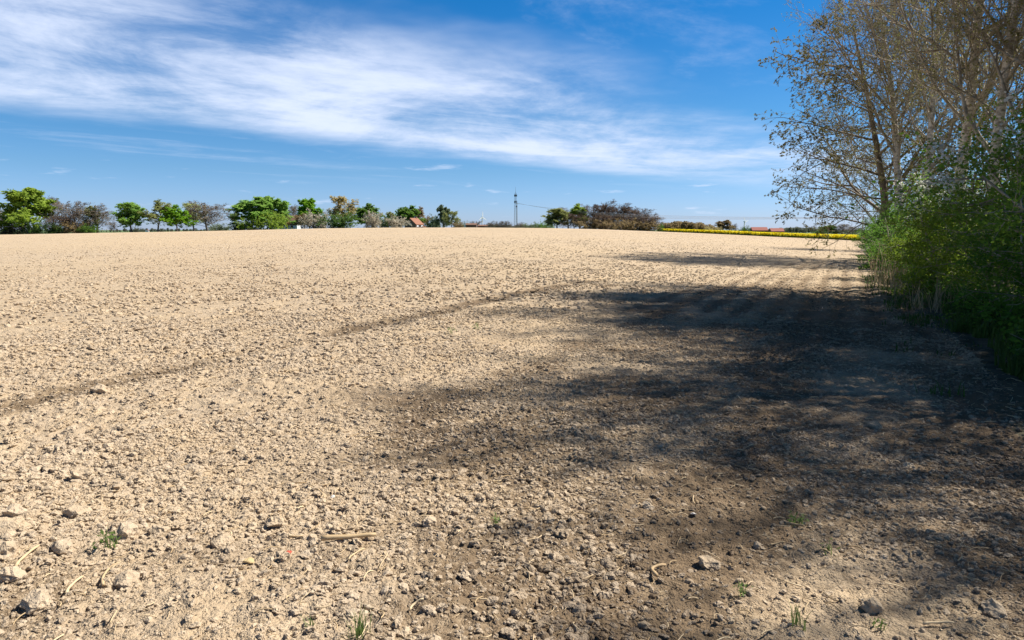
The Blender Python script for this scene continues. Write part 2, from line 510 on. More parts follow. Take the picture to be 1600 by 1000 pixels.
def on_ground(px, py):
    """the point of the field that shows at a picture position"""
    d = ray(px, py)
    t = EYE / -d[2]
    for _ in range(6):
        q = d * t
        t = (EYE - float(land(q[0], q[1]))) / -d[2]
    q = d * t
    return float(q[0]), float(q[1])


# ------------------------------------------------------------------ the ground: one sheet to the horizon
ths = np.concatenate([np.linspace(-math.pi, -0.84, 40)[:-1], np.linspace(-0.84, 0.84, 460), np.linspace(0.84, math.pi, 40)[1:]])
rs = [0.25, 0.5, 0.75, 1.0, 1.2]
while rs[-1] < 14: rs.append(rs[-1] * 1.0039)
while rs[-1] < 40: rs.append(rs[-1] * 1.006)
while rs[-1] < 60: rs.append(rs[-1] * 1.011)
while rs[-1] < 330: rs.append(rs[-1] * 1.022)
while rs[-1] < 16000: rs.append(rs[-1] * 1.09)
rs = np.array(rs)
TH, RR = np.meshgrid(ths, rs)
GX, GY = RR * np.sin(TH), RR * np.cos(TH)
dr = np.gradient(rs)[:, None] + 0 * TH
GZ = land(GX, GY)
inner = RR < 80
mz = np.zeros_like(GZ)
mz[inner] = micro(GX[inner], GY[inner], np.maximum(RR * 0.0037, dr)[inner])
infield = (RR < edge_r(GX, GY))
GZ = GZ + mz * infield
nr, nt = TH.shape
V = np.stack([GX.ravel(), GY.ravel(), GZ.ravel()], 1)
i, j = np.meshgrid(np.arange(nr - 1), np.arange(nt - 1), indexing='ij')
F = np.stack([i * nt + j, i * nt + j + 1, (i + 1) * nt + j + 1, (i + 1) * nt + j], -1).reshape(-1, 4)
fc = V[F].mean(1)
fr = np.hypot(fc[:, 0], fc[:, 1])
fp = perp(fc[:, 0], fc[:, 1]) + 0.5 * (vnoise(fc[:, 0] * 1.3, fc[:, 1] * 1.3, 4) - 0.5)
mi = np.where(fr > edge_r(fc[:, 0], fc[:, 1]), 1, np.where((fp > 1.5) & (fr < 130), 2, 0))
Vc = np.vstack([V, [[0, 0, float(V[:nt, 2].mean())]]])
cap = np.stack([np.arange(nt - 1), np.full(nt - 1, len(V)), np.arange(1, nt)], 1)
me = mesh_np('ground', Vc, [F, cap], [M['soil'], M['meadow'], M['verge']], np.concatenate([mi, np.zeros(nt - 1)]), True)
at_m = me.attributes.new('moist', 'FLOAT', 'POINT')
at_m.data.foreach_set('value', np.concatenate([moist_shade(GX, GY).ravel(), [0]]).astype(np.float32))
g = link('ground', me)
g['kind'] = 'structure'


# ------------------------------------------------------------------ crumbs and straw on the field (uncountable: stuff)
def scatter(name, pts, rot, scl, moist, variant, protos, mat, label):
    """points carrying rotation, size and moisture; geometry nodes set one of the shapes on each"""
    me = bpy.data.meshes.new(name)
    me.vertices.add(len(pts)); me.vertices.foreach_set('co', pts.astype(np.float32).ravel())
    for nm, ty, arr in (('rot', 'FLOAT_VECTOR', rot), ('scl', 'FLOAT_VECTOR', scl), ('moist', 'FLOAT', moist), ('variant', 'INT', variant)):
        a = me.attributes.new(nm, ty, 'POINT')
        a.data.foreach_set('vector' if ty == 'FLOAT_VECTOR' else 'value', (arr.astype(np.int32) if ty == 'INT' else arr.astype(np.float32)).ravel())
    me.update()
    me.materials.append(mat)
    o = link(name, me)
    o['kind'] = 'stuff'
    ng = bpy.data.node_groups.new(name, 'GeometryNodeTree')
    ng.interface.new_socket('Geometry', in_out='INPUT', socket_type='NodeSocketGeometry')
    ng.interface.new_socket('Geometry', in_out='OUTPUT', socket_type='NodeSocketGeometry')
    t = NT(ng)
    gi, go = t.new('NodeGroupInput'), t.new('NodeGroupOutput')
    toi = t.new('GeometryNodeGeometryToInstance')
    for build in protos[::-1]:
        t.l.new(build(t, mat), toi.inputs[0])

    def attr(nm, ty): return t.new('GeometryNodeInputNamedAttribute', {'Name': nm}, data_type=ty).outputs[0]
    e2r = t.new('FunctionNodeEulerToRotation', {0: attr('rot', 'FLOAT_VECTOR')})
    ip = t.new('GeometryNodeInstanceOnPoints', {'Points': gi.outputs[0], 'Instance': toi.outputs[0], 'Pick Instance': True,
                                               'Instance Index': attr('variant', 'INT'), 'Rotation': e2r.outputs[0], 'Scale': attr('scl', 'FLOAT_VECTOR')})
    t.l.new(ip.outputs[0], go.inputs[0])
    md = o.modifiers.new('scatter', 'NODES')
    md.node_group = ng
    return tag(o, label, 'soil' if 'soil' in name else 'straw')


def clod_proto(seed, sub):
    def build(t, mat):
        ico = t.new('GeometryNodeMeshIcoSphere', {'Radius': 1.0, 'Subdivisions': sub}).outputs[0]
        pos = t.new('GeometryNodeInputPosition').outputs[0]
        off = t.new('ShaderNodeVectorMath', {0: pos, 1: (seed * 3.7, seed * 1.9, -seed * 2.3)}, operation='ADD').outputs[0]
        n = t.new('ShaderNodeTexNoise', {'Vector': off, 'Scale': 1.25, 'Detail': 3.0, 'Roughness': 0.7})
        v = t.new('ShaderNodeVectorMath', {0: n.outputs['Color'], 1: (0.5, 0.5, 0.5)}, operation='SUBTRACT').outputs[0]
        v = t.new('ShaderNodeVectorMath', {0: v, 1: (2.5, 2.5, 2.2)}, operation='MULTIPLY').outputs[0]
        sp_ = t.new('GeometryNodeSetPosition', {'Geometry': ico, 'Offset': v}).outputs[0]
        ss = t.new('GeometryNodeSetShadeSmooth', {0: sp_, 2: False}).outputs[0]
        return t.new('GeometryNodeSetMaterial', {'Geometry': ss, 'Material': mat}).outputs[0]
    return build


def straw_proto(seed):
    def build(t, mat):
        q = t.new('GeometryNodeCurvePrimitiveBezierSegment', {'Resolution': 5, 'Start': (-0.5, 0, 0), 'Start Handle': (-0.2, 0.16 * math.sin(seed * 2.1), 0.05),
                                                              'End Handle': (0.2, 0.2 * math.cos(seed * 1.3), 0.06), 'End': (0.5, 0.05 * seed, 0.0)}).outputs[0]
        c = t.new('GeometryNodeCurvePrimitiveCircle', {'Resolution': 4, 'Radius': 0.028}).outputs[0]
        m_ = t.new('GeometryNodeCurveToMesh', {0: q, 1: c}).outputs[0]
        return t.new('GeometryNodeSetMaterial', {'Geometry': m_, 'Material': mat}).outputs[0]
    return build


rng = np.random.default_rng(7)


def wedge(n, r0, r1, half=0.80):
    th = rng.uniform(-half, half, n)
    r = np.sqrt(rng.uniform(r0 * r0, r1 * r1, n))
    return r * np.sin(th), r * np.cos(th)


xs, ys, ss = [], [], []
for n, r0, r1, s0, s1 in ((95000, 1.5, 6.0, 0.0034, 0.018), (90000, 6.0, 13.0, 0.006, 0.020), (78000, 13.0, 42.0, 0.011, 0.028), (40000, 26.0, 95.0, 0.014, 0.034)):
    x, y = wedge(n, r0, r1)
    keep = perp(x, y) < 1.6
    dens = fbm(x * 0.8, y * 0.8, 44, 3)
    keep &= rng.uniform(0, 1, n) < np.clip((dens - 0.22) * 2.6, 0.30, 1) * (1 - (sstep(np.hypot(x, y), 16, 42) if r1 < 50 else sstep(np.hypot(x, y), 40, 93)))
    x, y = x[keep], y[keep]
    u = rng.uniform(0, 1, len(x))
    size = s0 * (s1 / s0) ** (u ** 2.3)
    size *= (0.55 + 0.95 * fbm(x * 0.45 + 9, y * 0.45, 47, 3)) * (1 + 0.55 * sstep(perp(x, y), -3.2, -5.5))
    xs.append(x); ys.append(y); ss.append(size)
x, y = wedge(60000, 40.0, 230.0, 0.72)          # only the larger clods still show farther out
keep = (perp(x, y) < 1.2) & (np.hypot(x, y) < edge_r(x, y) - 2) & (rng.uniform(0, 1, len(x)) < 0.25 + 1.2 * fbm(x * 0.25, y * 0.25, 46, 3))
x, y = x[keep], y[keep]
xs.append(x); ys.append(y); ss.append(0.014 * (0.046 / 0.014) ** (rng.uniform(0, 1, len(x)) ** 1.7))
x, y, s = np.concatenate(xs), np.concatenate(ys), np.concatenate(ss)
z = land(x, y) + micro(x, y) + s * 0.06
n = len(x)
mo = np.clip(moist_shade(x, y) * 0.8 - 0.1 + rng.normal(0, 0.09, n), 0, 1)
scl = s[:, None] * rng.uniform(0.6, 1.4, (n, 3)) * np.array((1.08, 1.08, 0.72))
scatter('soil_crumbs', np.stack([x, y, z], 1), rng.uniform(-0.5, 0.5, (n, 3)) * np.array((1, 1, 12.6)), scl, mo, rng.integers(0, 10, n),
        [clod_proto(k, 3 if k < 3 else 2) for k in range(1, 11)], M['clod'], 'loose crumbs and small clods of dry loam all over the tilled field')

xs, ys, ss = [], [], []
for n, r0, r1, l0, l1 in ((2600, 1.6, 6, 0.02, 0.10), (4200, 6, 14, 0.03, 0.13), (4500, 14, 40, 0.07, 0.20)):
    x, y = wedge(n, r0, r1)
    keep = (perp(x, y) < 1.8) & (rng.uniform(0, 1, n) < 0.25 + 0.75 * sstep(perp(x, y), -5, 0))
    x, y = x[keep], y[keep]
    xs.append(x); ys.append(y); ss.append(l0 + (l1 - l0) * rng.uniform(0, 1, len(x)) ** 2.2)
x, y, s = np.concatenate(xs), np.concatenate(ys), np.concatenate(ss)
n = len(x)
z = land(x, y) + micro(x, y) + 0.012
thick = rng.uniform(0.5, 1.5, n) * np.clip(0.09 / s, 0.5, 1.6)
scatter('straw_bits', np.stack([x, y, z], 1), rng.uniform(-1, 1, (n, 3)) * np.array((0.3, 0.3, 3.14)), np.stack([s, s * thick, s * thick], 1), np.zeros(n), rng.integers(0, 5, n),
        [straw_proto(k) for k in range(5)], M['straw'], 'scattered short bits of old maize straw lying on the soil')


# ------------------------------------------------------------------ plants: branching growth
def grow(P, Rd, n, rng, trange=(0.2, 0.98), ang=(40, 65), lenf=0.5, prof=lambda t: 1.0, seg=5, trop=0.05, wob=0.12, rf=0.012, rmin=0.004, bias=(0, 0, 0), lj=0.3, tip=0.3):
    N, S, _ = P.shape
    t = (np.arange(n)[None, :] + rng.uniform(0, 1, (N, n))) / n
    t = trange[0] + (trange[1] - trange[0]) * t
    f = t * (S - 1); i0 = np.minimum(f.astype(int), S - 2); fr = (f - i0)[..., None]
    ar = np.arange(N)[:, None]
    A, B = P[ar, i0], P[ar, i0 + 1]
    st = A * (1 - fr) + B * fr
    pr = Rd[ar, i0] * (1 - fr[..., 0]) + Rd[ar, i0 + 1] * fr[..., 0]
    tan = B - A; tan /= np.linalg.norm(tan, axis=-1, keepdims=True) + 1e-9
    ref = np.where(np.abs(tan[..., 2:3]) < 0.9, np.array((0, 0, 1.0)), np.array((1.0, 0, 0)))
    u = np.cross(tan, ref); u /= np.linalg.norm(u, axis=-1, keepdims=True) + 1e-9
    v = np.cross(tan, u)
    ph = (np.arange(n) * 2.39996)[None, :] + rng.uniform(0, math.tau, (N, 1)) + rng.normal(0, 0.5, (N, n))
    an = np.radians(rng.uniform(ang[0], ang[1], (N, n)))[..., None]
    d = np.cos(an) * tan + np.sin(an) * (np.cos(ph)[..., None] * u + np.sin(ph)[..., None] * v)
    plen = np.linalg.norm(np.diff(P, axis=1), axis=-1).sum(1)[:, None]
    L = plen * lenf * prof(t) * rng.uniform(1 - lj, 1 + lj, (N, n))
    d, st, L, pr = d.reshape(-1, 3), st.reshape(-1, 3), L.ravel(), pr.ravel()
    K = len(L)
    Q = np.zeros((K, seg + 1, 3)); Q[:, 0] = st
    bias = np.array(bias)
    for k in range(seg):
        d = d + rng.normal(0, wob, (K, 3)) + np.array((0, 0, trop)) + bias
        d /= np.linalg.norm(d, axis=-1, keepdims=True) + 1e-9
        Q[:, k + 1] = Q[:, k] + d * (L / seg)[:, None]
    r0 = np.maximum(np.minimum(pr * 0.75, L * rf), rmin)
    tp = np.linspace(1, tip, seg + 1)
    return Q, np.maximum(r0[:, None] * tp[None, :], rmin * 0.7)


def tubes(P, Rd, sides):
    N, S, _ = P.shape
    T = np.gradient(P, axis=1); T /= np.linalg.norm(T, axis=-1, keepdims=True) + 1e-9
    ref = np.where(np.abs(T[:, :1, 2:3]) < 0.85, np.array((0, 0, 1.0)), np.array((1.0, 0, 0)))
    u = np.cross(T, ref); u /= np.linalg.norm(u, axis=-1, keepdims=True) + 1e-9
    v = np.cross(T, u)
    a = np.arange(sides) * math.tau / sides
    ring = P[:, :, None, :] + Rd[:, :, None, None] * (np.cos(a)[None, None, :, None] * u[:, :, None, :] + np.sin(a)[None, None, :, None] * v[:, :, None, :])
    Vv = ring.reshape(-1, 3)
    b, k, s_ = np.meshgrid(np.arange(N), np.arange(S - 1), np.arange(sides), indexing='ij')
    o = (b * S + k) * sides; s2 = (s_ + 1) % sides
    Ff = np.stack([o + s_, o + s2, o + sides + s2, o + sides + s_], -1).reshape(-1, 4)
    return Vv, Ff


def cat(parts):
    Vs, Fs, n = [], [], 0
    for v, f in parts:
        Vs.append(v); Fs.append(f + n); n += len(v)
    return np.vstack(Vs), np.vstack(Fs)


def leaves(C, size, rng, up=0.3, asp=0.55):
    """pointed leaf faces at the points C"""
    N = len(C)
    nrm = rng.normal(0, 1, (N, 3)); nrm[:, 2] = np.abs(nrm[:, 2]) + up
    nrm /= np.linalg.norm(nrm, axis=1, keepdims=True)
    a = np.cross(nrm, rng.normal(0, 1, (N, 3))); a /= np.linalg.norm(a, axis=1, keepdims=True) + 1e-9
    b = np.cross(nrm, a)
    s = (size * rng.uniform(0.6, 1.35, N))[:, None]
    Vv = np.stack([C - a * s, C - b * s * asp, C + a * s, C + b * s * asp], 1).reshape(-1, 3)
    return Vv, np.arange(N * 4).reshape(-1, 4)


def along_pts(P, n, rng, jit, t0=0.3):
    N, S, _ = P.shape
    k = rng.integers(0, N, n); t = rng.uniform(t0, 1, n) * (S - 1)
    i0 = np.minimum(t.astype(int), S - 2); fr = (t - i0)[:, None]
    return P[k, i0] * (1 - fr) + P[k, i0 + 1] * fr + rng.normal(0, jit, (n, 3))


def trunk_line(h, r, rng, seg=10, lean=(0, 0), wob=0.05, tip=0.2):
    P = np.zeros((1, seg + 1, 3)); d = np.array((lean[0], lean[1], 1.0))
    for k in range(seg):
        d = d + rng.normal(0, wob, 3) * np.array((1, 1, 0.2)); d[2] = max(d[2], 0.6); d /= np.linalg.norm(d)
        P[0, k + 1] = P[0, k] + d * h / seg
    Rd = r * np.linspace(1, tip, seg + 1)[None, :]
    Rd[0, 0] *= 1.35
    return P, Rd


def near_tree(seed, h, r, bias, lean=(0, 0), nlimb=24, limb=0.42, leaf_n=9000, leaf_s=0.022, first=0.22, dense=1.0, droop=0.0, t_ang=(45, 72)):
    rg = np.random.default_rng(seed)
    T = trunk_line(h, r, rg, 12, lean, 0.035)
    L1 = grow(*T, nlimb, rg, (first, 0.97), t_ang, limb, lambda t: 1.15 - 0.72 * t, 9, 0.055 - droop, 0.09, 0.0098, 0.012, bias)
    L2 = grow(*L1, int(11 * dense), rg, (0.15, 0.98), (28, 60), 0.42, lambda t: 1.1 - 0.55 * t, 6, 0.03 - droop, 0.12, 0.011, 0.007, np.array(bias) * 0.5)
    L3 = grow(*L2, int(6 * dense), rg, (0.15, 1.0), (25, 60), 0.48, lambda t: 1.05 - 0.4 * t, 4, 0.03 - droop, 0.16, 0.009, 0.005)
    L4 = grow(*L3, 3, rg, (0.25, 1.0), (25, 60), 0.5, lambda t: 1.0 - 0.3 * t, 2, 0.03 - droop, 0.2, 0.008, 0.004)
    trunk = tubes(*T, 12)
    limbs = cat([tubes(*L1, 6), tubes(*L2, 4)])
    twigs = cat([tubes(*L3, 3), tubes(*L4, 3)])
    lf = leaves(along_pts(L4[0], leaf_n, rg, 0.02), leaf_s, rg)
    return trunk, limbs, twigs, lf


def tree_meshes(name, geo, mats):
    return [mesh_np(name + '_' + p, v, f, [M[m]], None, p != 'leaf') for (v, f), m, p in zip(geo, mats, ('trunk', 'limb', 'twig', 'leaf'))]


def place_tree(meshes, name, label, cat_, x, y, rz, sc, group=None, parts=('trunk', 'limbs', 'twigs', 'leaves')):
    t = thing(name, label, cat_, (x, y, float(land(x, y)) - 0.05), rz, group)
    t.scale = (sc, sc, sc)
    for me_, p in zip(meshes, parts): link(p, me_, t)
    return t


B = (-0.055, -0.02, 0)
birchA = tree_meshes('pale_tree_a', near_tree(11, 13.5, 0.20, B, (-0.03, 0), 30, 0.44, 17000, 0.03, 0.30, 1.15, -0.012, (30, 58)), ('pale_bark', 'twig', 'twig', 'bud'))
birchB = tree_meshes('pale_tree_b', near_tree(12, 12.5, 0.17, B, (0.05, 0), 28, 0.44, 17000, 0.03, 0.30, 1.15, -0.012, (30, 58)), ('pale_bark', 'twig', 'twig', 'bud'))
beech = tree_meshes('low_tree', near_tree(14, 12.5, 0.24, (-0.03, 0, 0), (-0.05, 0), 30, 0.60, 90000, 0.038, 0.12, 1.12, 0.05, (58, 86)), ('mid_bark', 'mid_bark', 'twig', 'young_leaf'))
G1 = 'pale barked trees in the field hedge'
place_tree(birchA, 'pale_bark_tree', 'pale barked tree just right of the dark overhanging tree, leftmost of the pale trunks', 'tree', 22.0, 39.0, 0.4, 1.22, G1)
place_tree(birchB, 'pale_bark_tree', 'second pale trunk from the left, long bare limbs reaching over the field', 'tree', 21.2, 35.6, 0.2, 1.3, G1)
place_tree(birchA, 'pale_bark_tree', 'pale barked tree in the middle of the row, left of the trunk above blossom', 'tree', 13.4, 20.9, 2.2, 1.0, G1)
place_tree(birchB, 'pale_bark_tree', 'bare budding tree right of the middle of the row, trunk above white blossom', 'tree', 13.0, 18.9, 3.6, 1.0, G1)
place_tree(birchA, 'pale_bark_tree', 'slender half bare tree rising from the blossoming shrub near the right edge', 'tree', 12.3, 17.0, 4.4, 0.94, G1)
place_tree(birchB, 'pale_bark_tree', 'half bare tree just outside the right edge, nearest the blossoming shrub', 'tree', 12.9, 14.6, 1.1, 0.98, G1)
place_tree(birchA, 'pale_bark_tree', 'half bare tree outside the right edge between two of its kind', 'tree', 13.8, 12.9, 5.9, 0.95, G1)
place_tree(birchB, 'pale_bark_tree', 'second-row hedge tree outside the right edge behind the nearest of the half bare ones', 'tree', 15.2, 15.6, 0.5, 1.0, G1)
place_tree(birchA, 'pale_bark_tree', 'second-row hedge tree outside the right edge, deepest in the hedge', 'tree', 15.6, 13.4, 4.9, 1.0, G1)
place_tree(birchB, 'pale_bark_tree', 'half bare tree outside the right edge close behind the hedge', 'tree', 13.2, 10.0, 3.1, 0.95, G1)
place_tree(birchB, 'pale_bark_tree', 'half bare tree at the right edge of the picture behind the dense green shrubs', 'tree', 12.4, 11.6, 5.3, 0.94, G1)
place_tree(birchA, 'pale_bark_tree', 'hedge tree outside the right edge whose shade falls nearest the camera', 'tree', 11.9, 8.3, 0.1, 0.86, G1)
place_tree(birchA, 'pale_bark_tree', 'tree deep in the hedge just beyond the right edge of the picture', 'tree', 14.2, 13.6, 2.9, 0.98, G1)
place_tree(beech, 'spreading_tree', 'leafy hedge tree outside the right edge, shading the right foreground', 'tree', 15.4, 9.6, 4.3, 1.0)
place_tree(beech, 'spreading_tree', 'leafy hedge tree beside the camera, outside the right edge, shading the lower right', 'tree', 15.0, 6.4, 3.4, 0.97)
place_tree(birchB, 'pale_bark_tree', 'half bare tree beside the camera, outside the right edge', 'tree', 12.2, 5.6, 2.0, 0.84, G1)
place_tree(beech, 'spreading_tree', 'broad hedge tree outside the right edge level with the big shadow', 'tree', 18.2, 8.6, 2.6, 1.1)
place_tree(beech, 'spreading_tree', 'dark leafing tree filling the background between the two leftmost pale trunks', 'tree', 27.0, 37.5, 4.0, 1.0)
place_tree(beech, 'spreading_tree', 'dark spreading tree with low drooping branches and small leaves overhanging the field', 'tree', 23.6, 43.5, 0.3, 1.18)
place_tree(beech, 'spreading_tree', 'farther spreading hedge tree hidden behind the overhanging one, throwing the farthest shade', 'tree', 37.0, 70.0, 2.3, 0.95)


# shrubs of the hedge
def shrub_geo(seed, h, rad, nleaf, leaf_s):
    rg = np.random.default_rng(seed)
    n0 = 9
    P = np.zeros((n0, 7, 3))
    P[:, 0, :2] = rg.normal(0, 0.3, (n0, 2))
    d = np.stack([np.cos(np.arange(n0) * 2.4) * 0.55, np.sin(np.arange(n0) * 2.4) * 0.55, np.ones(n0)], 1) * np.array((rad / h * 1.6, rad / h * 1.6, 1))
    L = h * rg.uniform(0.65, 1.0, n0)
    for k in range(6):
        d = d + rg.normal(0, 0.16, (n0, 3)); d /= np.linalg.norm(d, axis=1, keepdims=True)
        P[:, k + 1] = P[:, k] + d * (L / 6)[:, None]
    Rd = 0.035 * np.linspace(1, 0.35, 7)[None, :] * np.ones((n0, 1))
    L1 = grow(P, Rd, 9, rg, (0.08, 0.98), (40, 85), 0.42, lambda t: 1.0 - 0.3 * t, 5, 0.0, 0.16, 0.012, 0.006)
    L2 = grow(*L1, 7, rg, (0.1, 1.0), (30, 75), 0.5, lambda t: 1.0 - 0.3 * t, 4, 0.02, 0.2, 0.01, 0.004)
    L3 = grow(*L2, 4, rg, (0.1, 1.0), (30, 75), 0.5, lambda t: 1.0, 2, 0.03, 0.2, 0.01, 0.003)
    st = cat([tubes(P, Rd, 6), tubes(*L1, 4)])
    tw = tubes(*L2, 3)
    lf = leaves(np.vstack([along_pts(L3[0], nleaf * 3 // 4, rg, 0.045, 0.1), along_pts(L2[0], nleaf // 4, rg, 0.05, 0.1)]), leaf_s, rg, 0.5, 0.6)
    return st, tw, lf, along_pts(L3[0], 900, rg, 0.03, 0.7)


shr = []
for k, (sd, h, rad) in enumerate(((31, 3.5, 1.6), (32, 2.8, 1.7), (33, 3.9, 1.5))):
    st, tw, lf, tips = shrub_geo(sd, h, rad, 26000, 0.03)
    a = mesh_np('shrub_branch', *cat([st, tw]), [M['twig']], None, True)
    b = None
    c = mesh_np('shrub_leaf', *lf, [M['hedge_leaf']], None, False)
    rg = np.random.default_rng(sd + 5)
    q_ = tips[:, 2] + 0.7 * np.hypot(tips[:, 0], tips[:, 1])
    hi = tips[(q_ > np.percentile(q_, 72)) & (tips[:, 2] > 1.2)]
    cen = hi[rg.integers(0, len(hi), 40)]
    fl = leaves(np.repeat(cen, 30, 0) + rg.normal(0, 0.07, (40 * 30, 3)), 0.032, rg, 0.6, 0.9)
    shr.append((a, b, c, mesh_np('shrub_blossom', *fl, [M['petal']], None, False)))


def shrub(k, light, bloom, x, y, rz, sc, label):
    a, b, c, d = shr[k]
    t = thing('hedge_shrub', label, 'shrub', (x, y, float(land(x, y)) - 0.03), rz, 'shrubs of the field hedge')
    t.scale = (sc, sc, sc * 0.97)
    link('branches', a, t); fo = link('foliage', c, t)
    fo.material_slots[0].link = 'OBJECT'; fo.material_slots[0].material = M[('hedge_leaf', 'hedge_leaf_light', 'hedge_leaf_yellow')[light]]
    if bloom: link('blossom', d, t)


def hp(p, a): return p * RY + a * RX, -p * RX + a * RY     # metres right of the rows' line, metres along it


for k, light, bloom, p, a, rz, sc, lb in (
        (0, 1, 0, 4.0, 9.6, 1.9, 1.1, 'dense dark green shrub nearest the camera at the right edge'),
        (2, 2, 0, 4.4, 11.8, 2.7, 1.12, 'tall green shrub at the right edge under the bare tree'),
        (1, 0, 0, 3.5, 13.2, 4.0, 0.95, 'low dark shrub at the foot of the hedge right of the grassy bank'),
        (0, 1, 1, 3.9, 16.0, 5.1, 1.25, 'bright green shrub with white blossom near the right edge'),
        (2, 2, 1, 3.4, 19.2, 0.9, 1.08, 'leafy shrub with sprays of white blossom in front of the middle trunks'),
        (1, 2, 0, 2.7, 21.5, 2.2, 1.0, 'light green shrub spilling out of the hedge beside the dry grass'),
        (0, 1, 1, 3.2, 24.4, 3.3, 0.95, 'green shrub with a little blossom below the second pale trunk'),
        (1, 0, 0, 2.5, 27.6, 4.4, 1.05, 'green shrub with dead stems at the tip of the hedge by the field'),
        (2, 0, 0, 3.2, 31.5, 5.5, 0.9, 'shrub behind the dry grass where the hedge narrows'),
        (1, 0, 0, 2.6, 36.0, 0.2, 1.1, 'dark shrub under the low drooping branches'),
        (0, 0, 0, 2.6, 43.0, 1.2, 1.0, 'far hedge shrub below the overhanging tree'),
        (2, 0, 0, 2.6, 52.0, 2.2, 1.0, 'farther hedge shrub beyond the overhanging tree'),
        (1, 0, 0, 2.8, 63.0, 3.2, 1.2, 'farthest shrub of the hedge where it meets the yellow field')):
    shrub(k, light, bloom, *hp(p, a), rz, sc, lb)

# grass, nettles and ivy at the foot of the hedge; dry stems
rg = np.random.default_rng(51)


def blades(n, pos, hgt, wid, rg, lean=0.5):
    x, y, z = pos
    a = rg.uniform(0, math.tau, n); ln = rg.uniform(0.1, lean, n) * hgt
    wx, wy = np.cos(a + 1.57) * wid, np.sin(a + 1.57) * wid
    b0 = np.stack([x - wx, y - wy, z - 0.02], 1); b1 = np.stack([x + wx, y + wy, z - 0.02], 1)
    mx, my = x + np.cos(a) * ln * 0.35, y + np.sin(a) * ln * 0.35
    m0 = np.stack([mx - wx * 0.7, my - wy * 0.7, z + hgt * 0.6], 1); m1 = np.stack([mx + wx * 0.7, my + wy * 0.7, z + hgt * 0.6], 1)
    tp = np.stack([x + np.cos(a) * ln, y + np.sin(a) * ln, z + hgt], 1)
    tp2 = tp + np.stack([wx, wy, 0 * wx], 1) * 0.15
    Vv = np.stack([b0, b1, m1, m0, tp, tp2], 1).reshape(-1, 3)
    k = np.arange(n)[:, None] * 6
    return Vv, np.vstack([k + np.array((0, 1, 2, 3)), k + np.array((3, 2, 5, 4))])


def strip(n, p0, p1, a0, a1, rg, pw=1.0):
    a = a0 + (a1 - a0) * rg.uniform(0, 1, n) ** pw
    p = rg.uniform(p0, p1, n) + 0.6 * (fbm(a * 0.6, a * 0 + 3, 71, 2) - 0.5)
    keep = fbm(a * 1.2, p * 1.2, 72, 3) > 0.40
    a, p = a[keep], p[keep]
    x, y = hp(p, a)
    return x, y, land(x, y)


ps = strip(42000, 1.8, 3.6, 8.5, 75.0, rg, 1.3)
v1 = blades(len(ps[0]), ps, rg.uniform(0.06, 0.34, len(ps[0])), 0.007 + 0.0005 * np.hypot(ps[0], ps[1]), rg, 0.8)
pe = strip(9000, 0.7, 2.0, 8.0, 60.0, rg, 1.3)
ke = fbm(pe[0] * 0.9, pe[1] * 0.9, 73, 3) > 0.52
pe = tuple(q[ke] for q in pe)
v1 = cat([v1, blades(len(pe[0]), pe, rg.uniform(0.03, 0.16, len(pe[0])), 0.004 + 0.0004 * np.hypot(pe[0], pe[1]), rg, 1.0)])
gv = link('verge_grass', mesh_np('verge_grass', *v1, [M['grass']]))
gv['kind'] = 'stuff'; tag(gv, 'rank green grass and weeds along the foot of the hedge', 'grass')
pl = strip(24000, 1.9, 3.6, 8.0, 60.0, rg, 1.2)
hl = rg.uniform(0.05, 0.5, len(pl[0]))
v2 = leaves(np.stack([pl[0], pl[1], pl[2] + hl], 1), 0.04, rg, 0.8, 0.65)
gl = link('ground_cover', mesh_np('ground_cover', *v2, [M['hedge_leaf']]))
gl['kind'] = 'stuff'; tag(gl, 'leafy nettles and ivy covering the bank below the shrubs', 'ground cover')


def dry_clump(p, a, n, hgt, spread, label):
    x0, y0 = hp(p, a)
    r = np.random.default_rng(int(a * 10))
    x, y = np.clip(r.normal(0, spread, n), -1.5 * spread, 1.5 * spread), np.clip(r.normal(0, spread, n), -1.5 * spread, 1.5 * spread)
    vv = blades(n, (x, y, np.zeros(n)), r.uniform(0.5, 1.0, n) * hgt, 0.010, r, 0.75)
    o = link('dry_grass_clump', mesh_np('dry_grass_clump', *vv, [M['dry_grass']]), None, (x0, y0, float(land(x0, y0))))
    tag(o, label, 'dry grass', 'dry grass in the hedge bottom')


dry_clump(1.35, 23.8, 90, 1.5, 0.4, 'tall clump of pale dry grass at the tip of the hedge')
dry_clump(1.75, 21.4, 40, 0.9, 0.45, 'thin pale dry stems right of the tall dry clump')
dry_clump(1.9, 17.5, 60, 0.8, 0.4, 'short dry stems in the shade at the hedge foot')

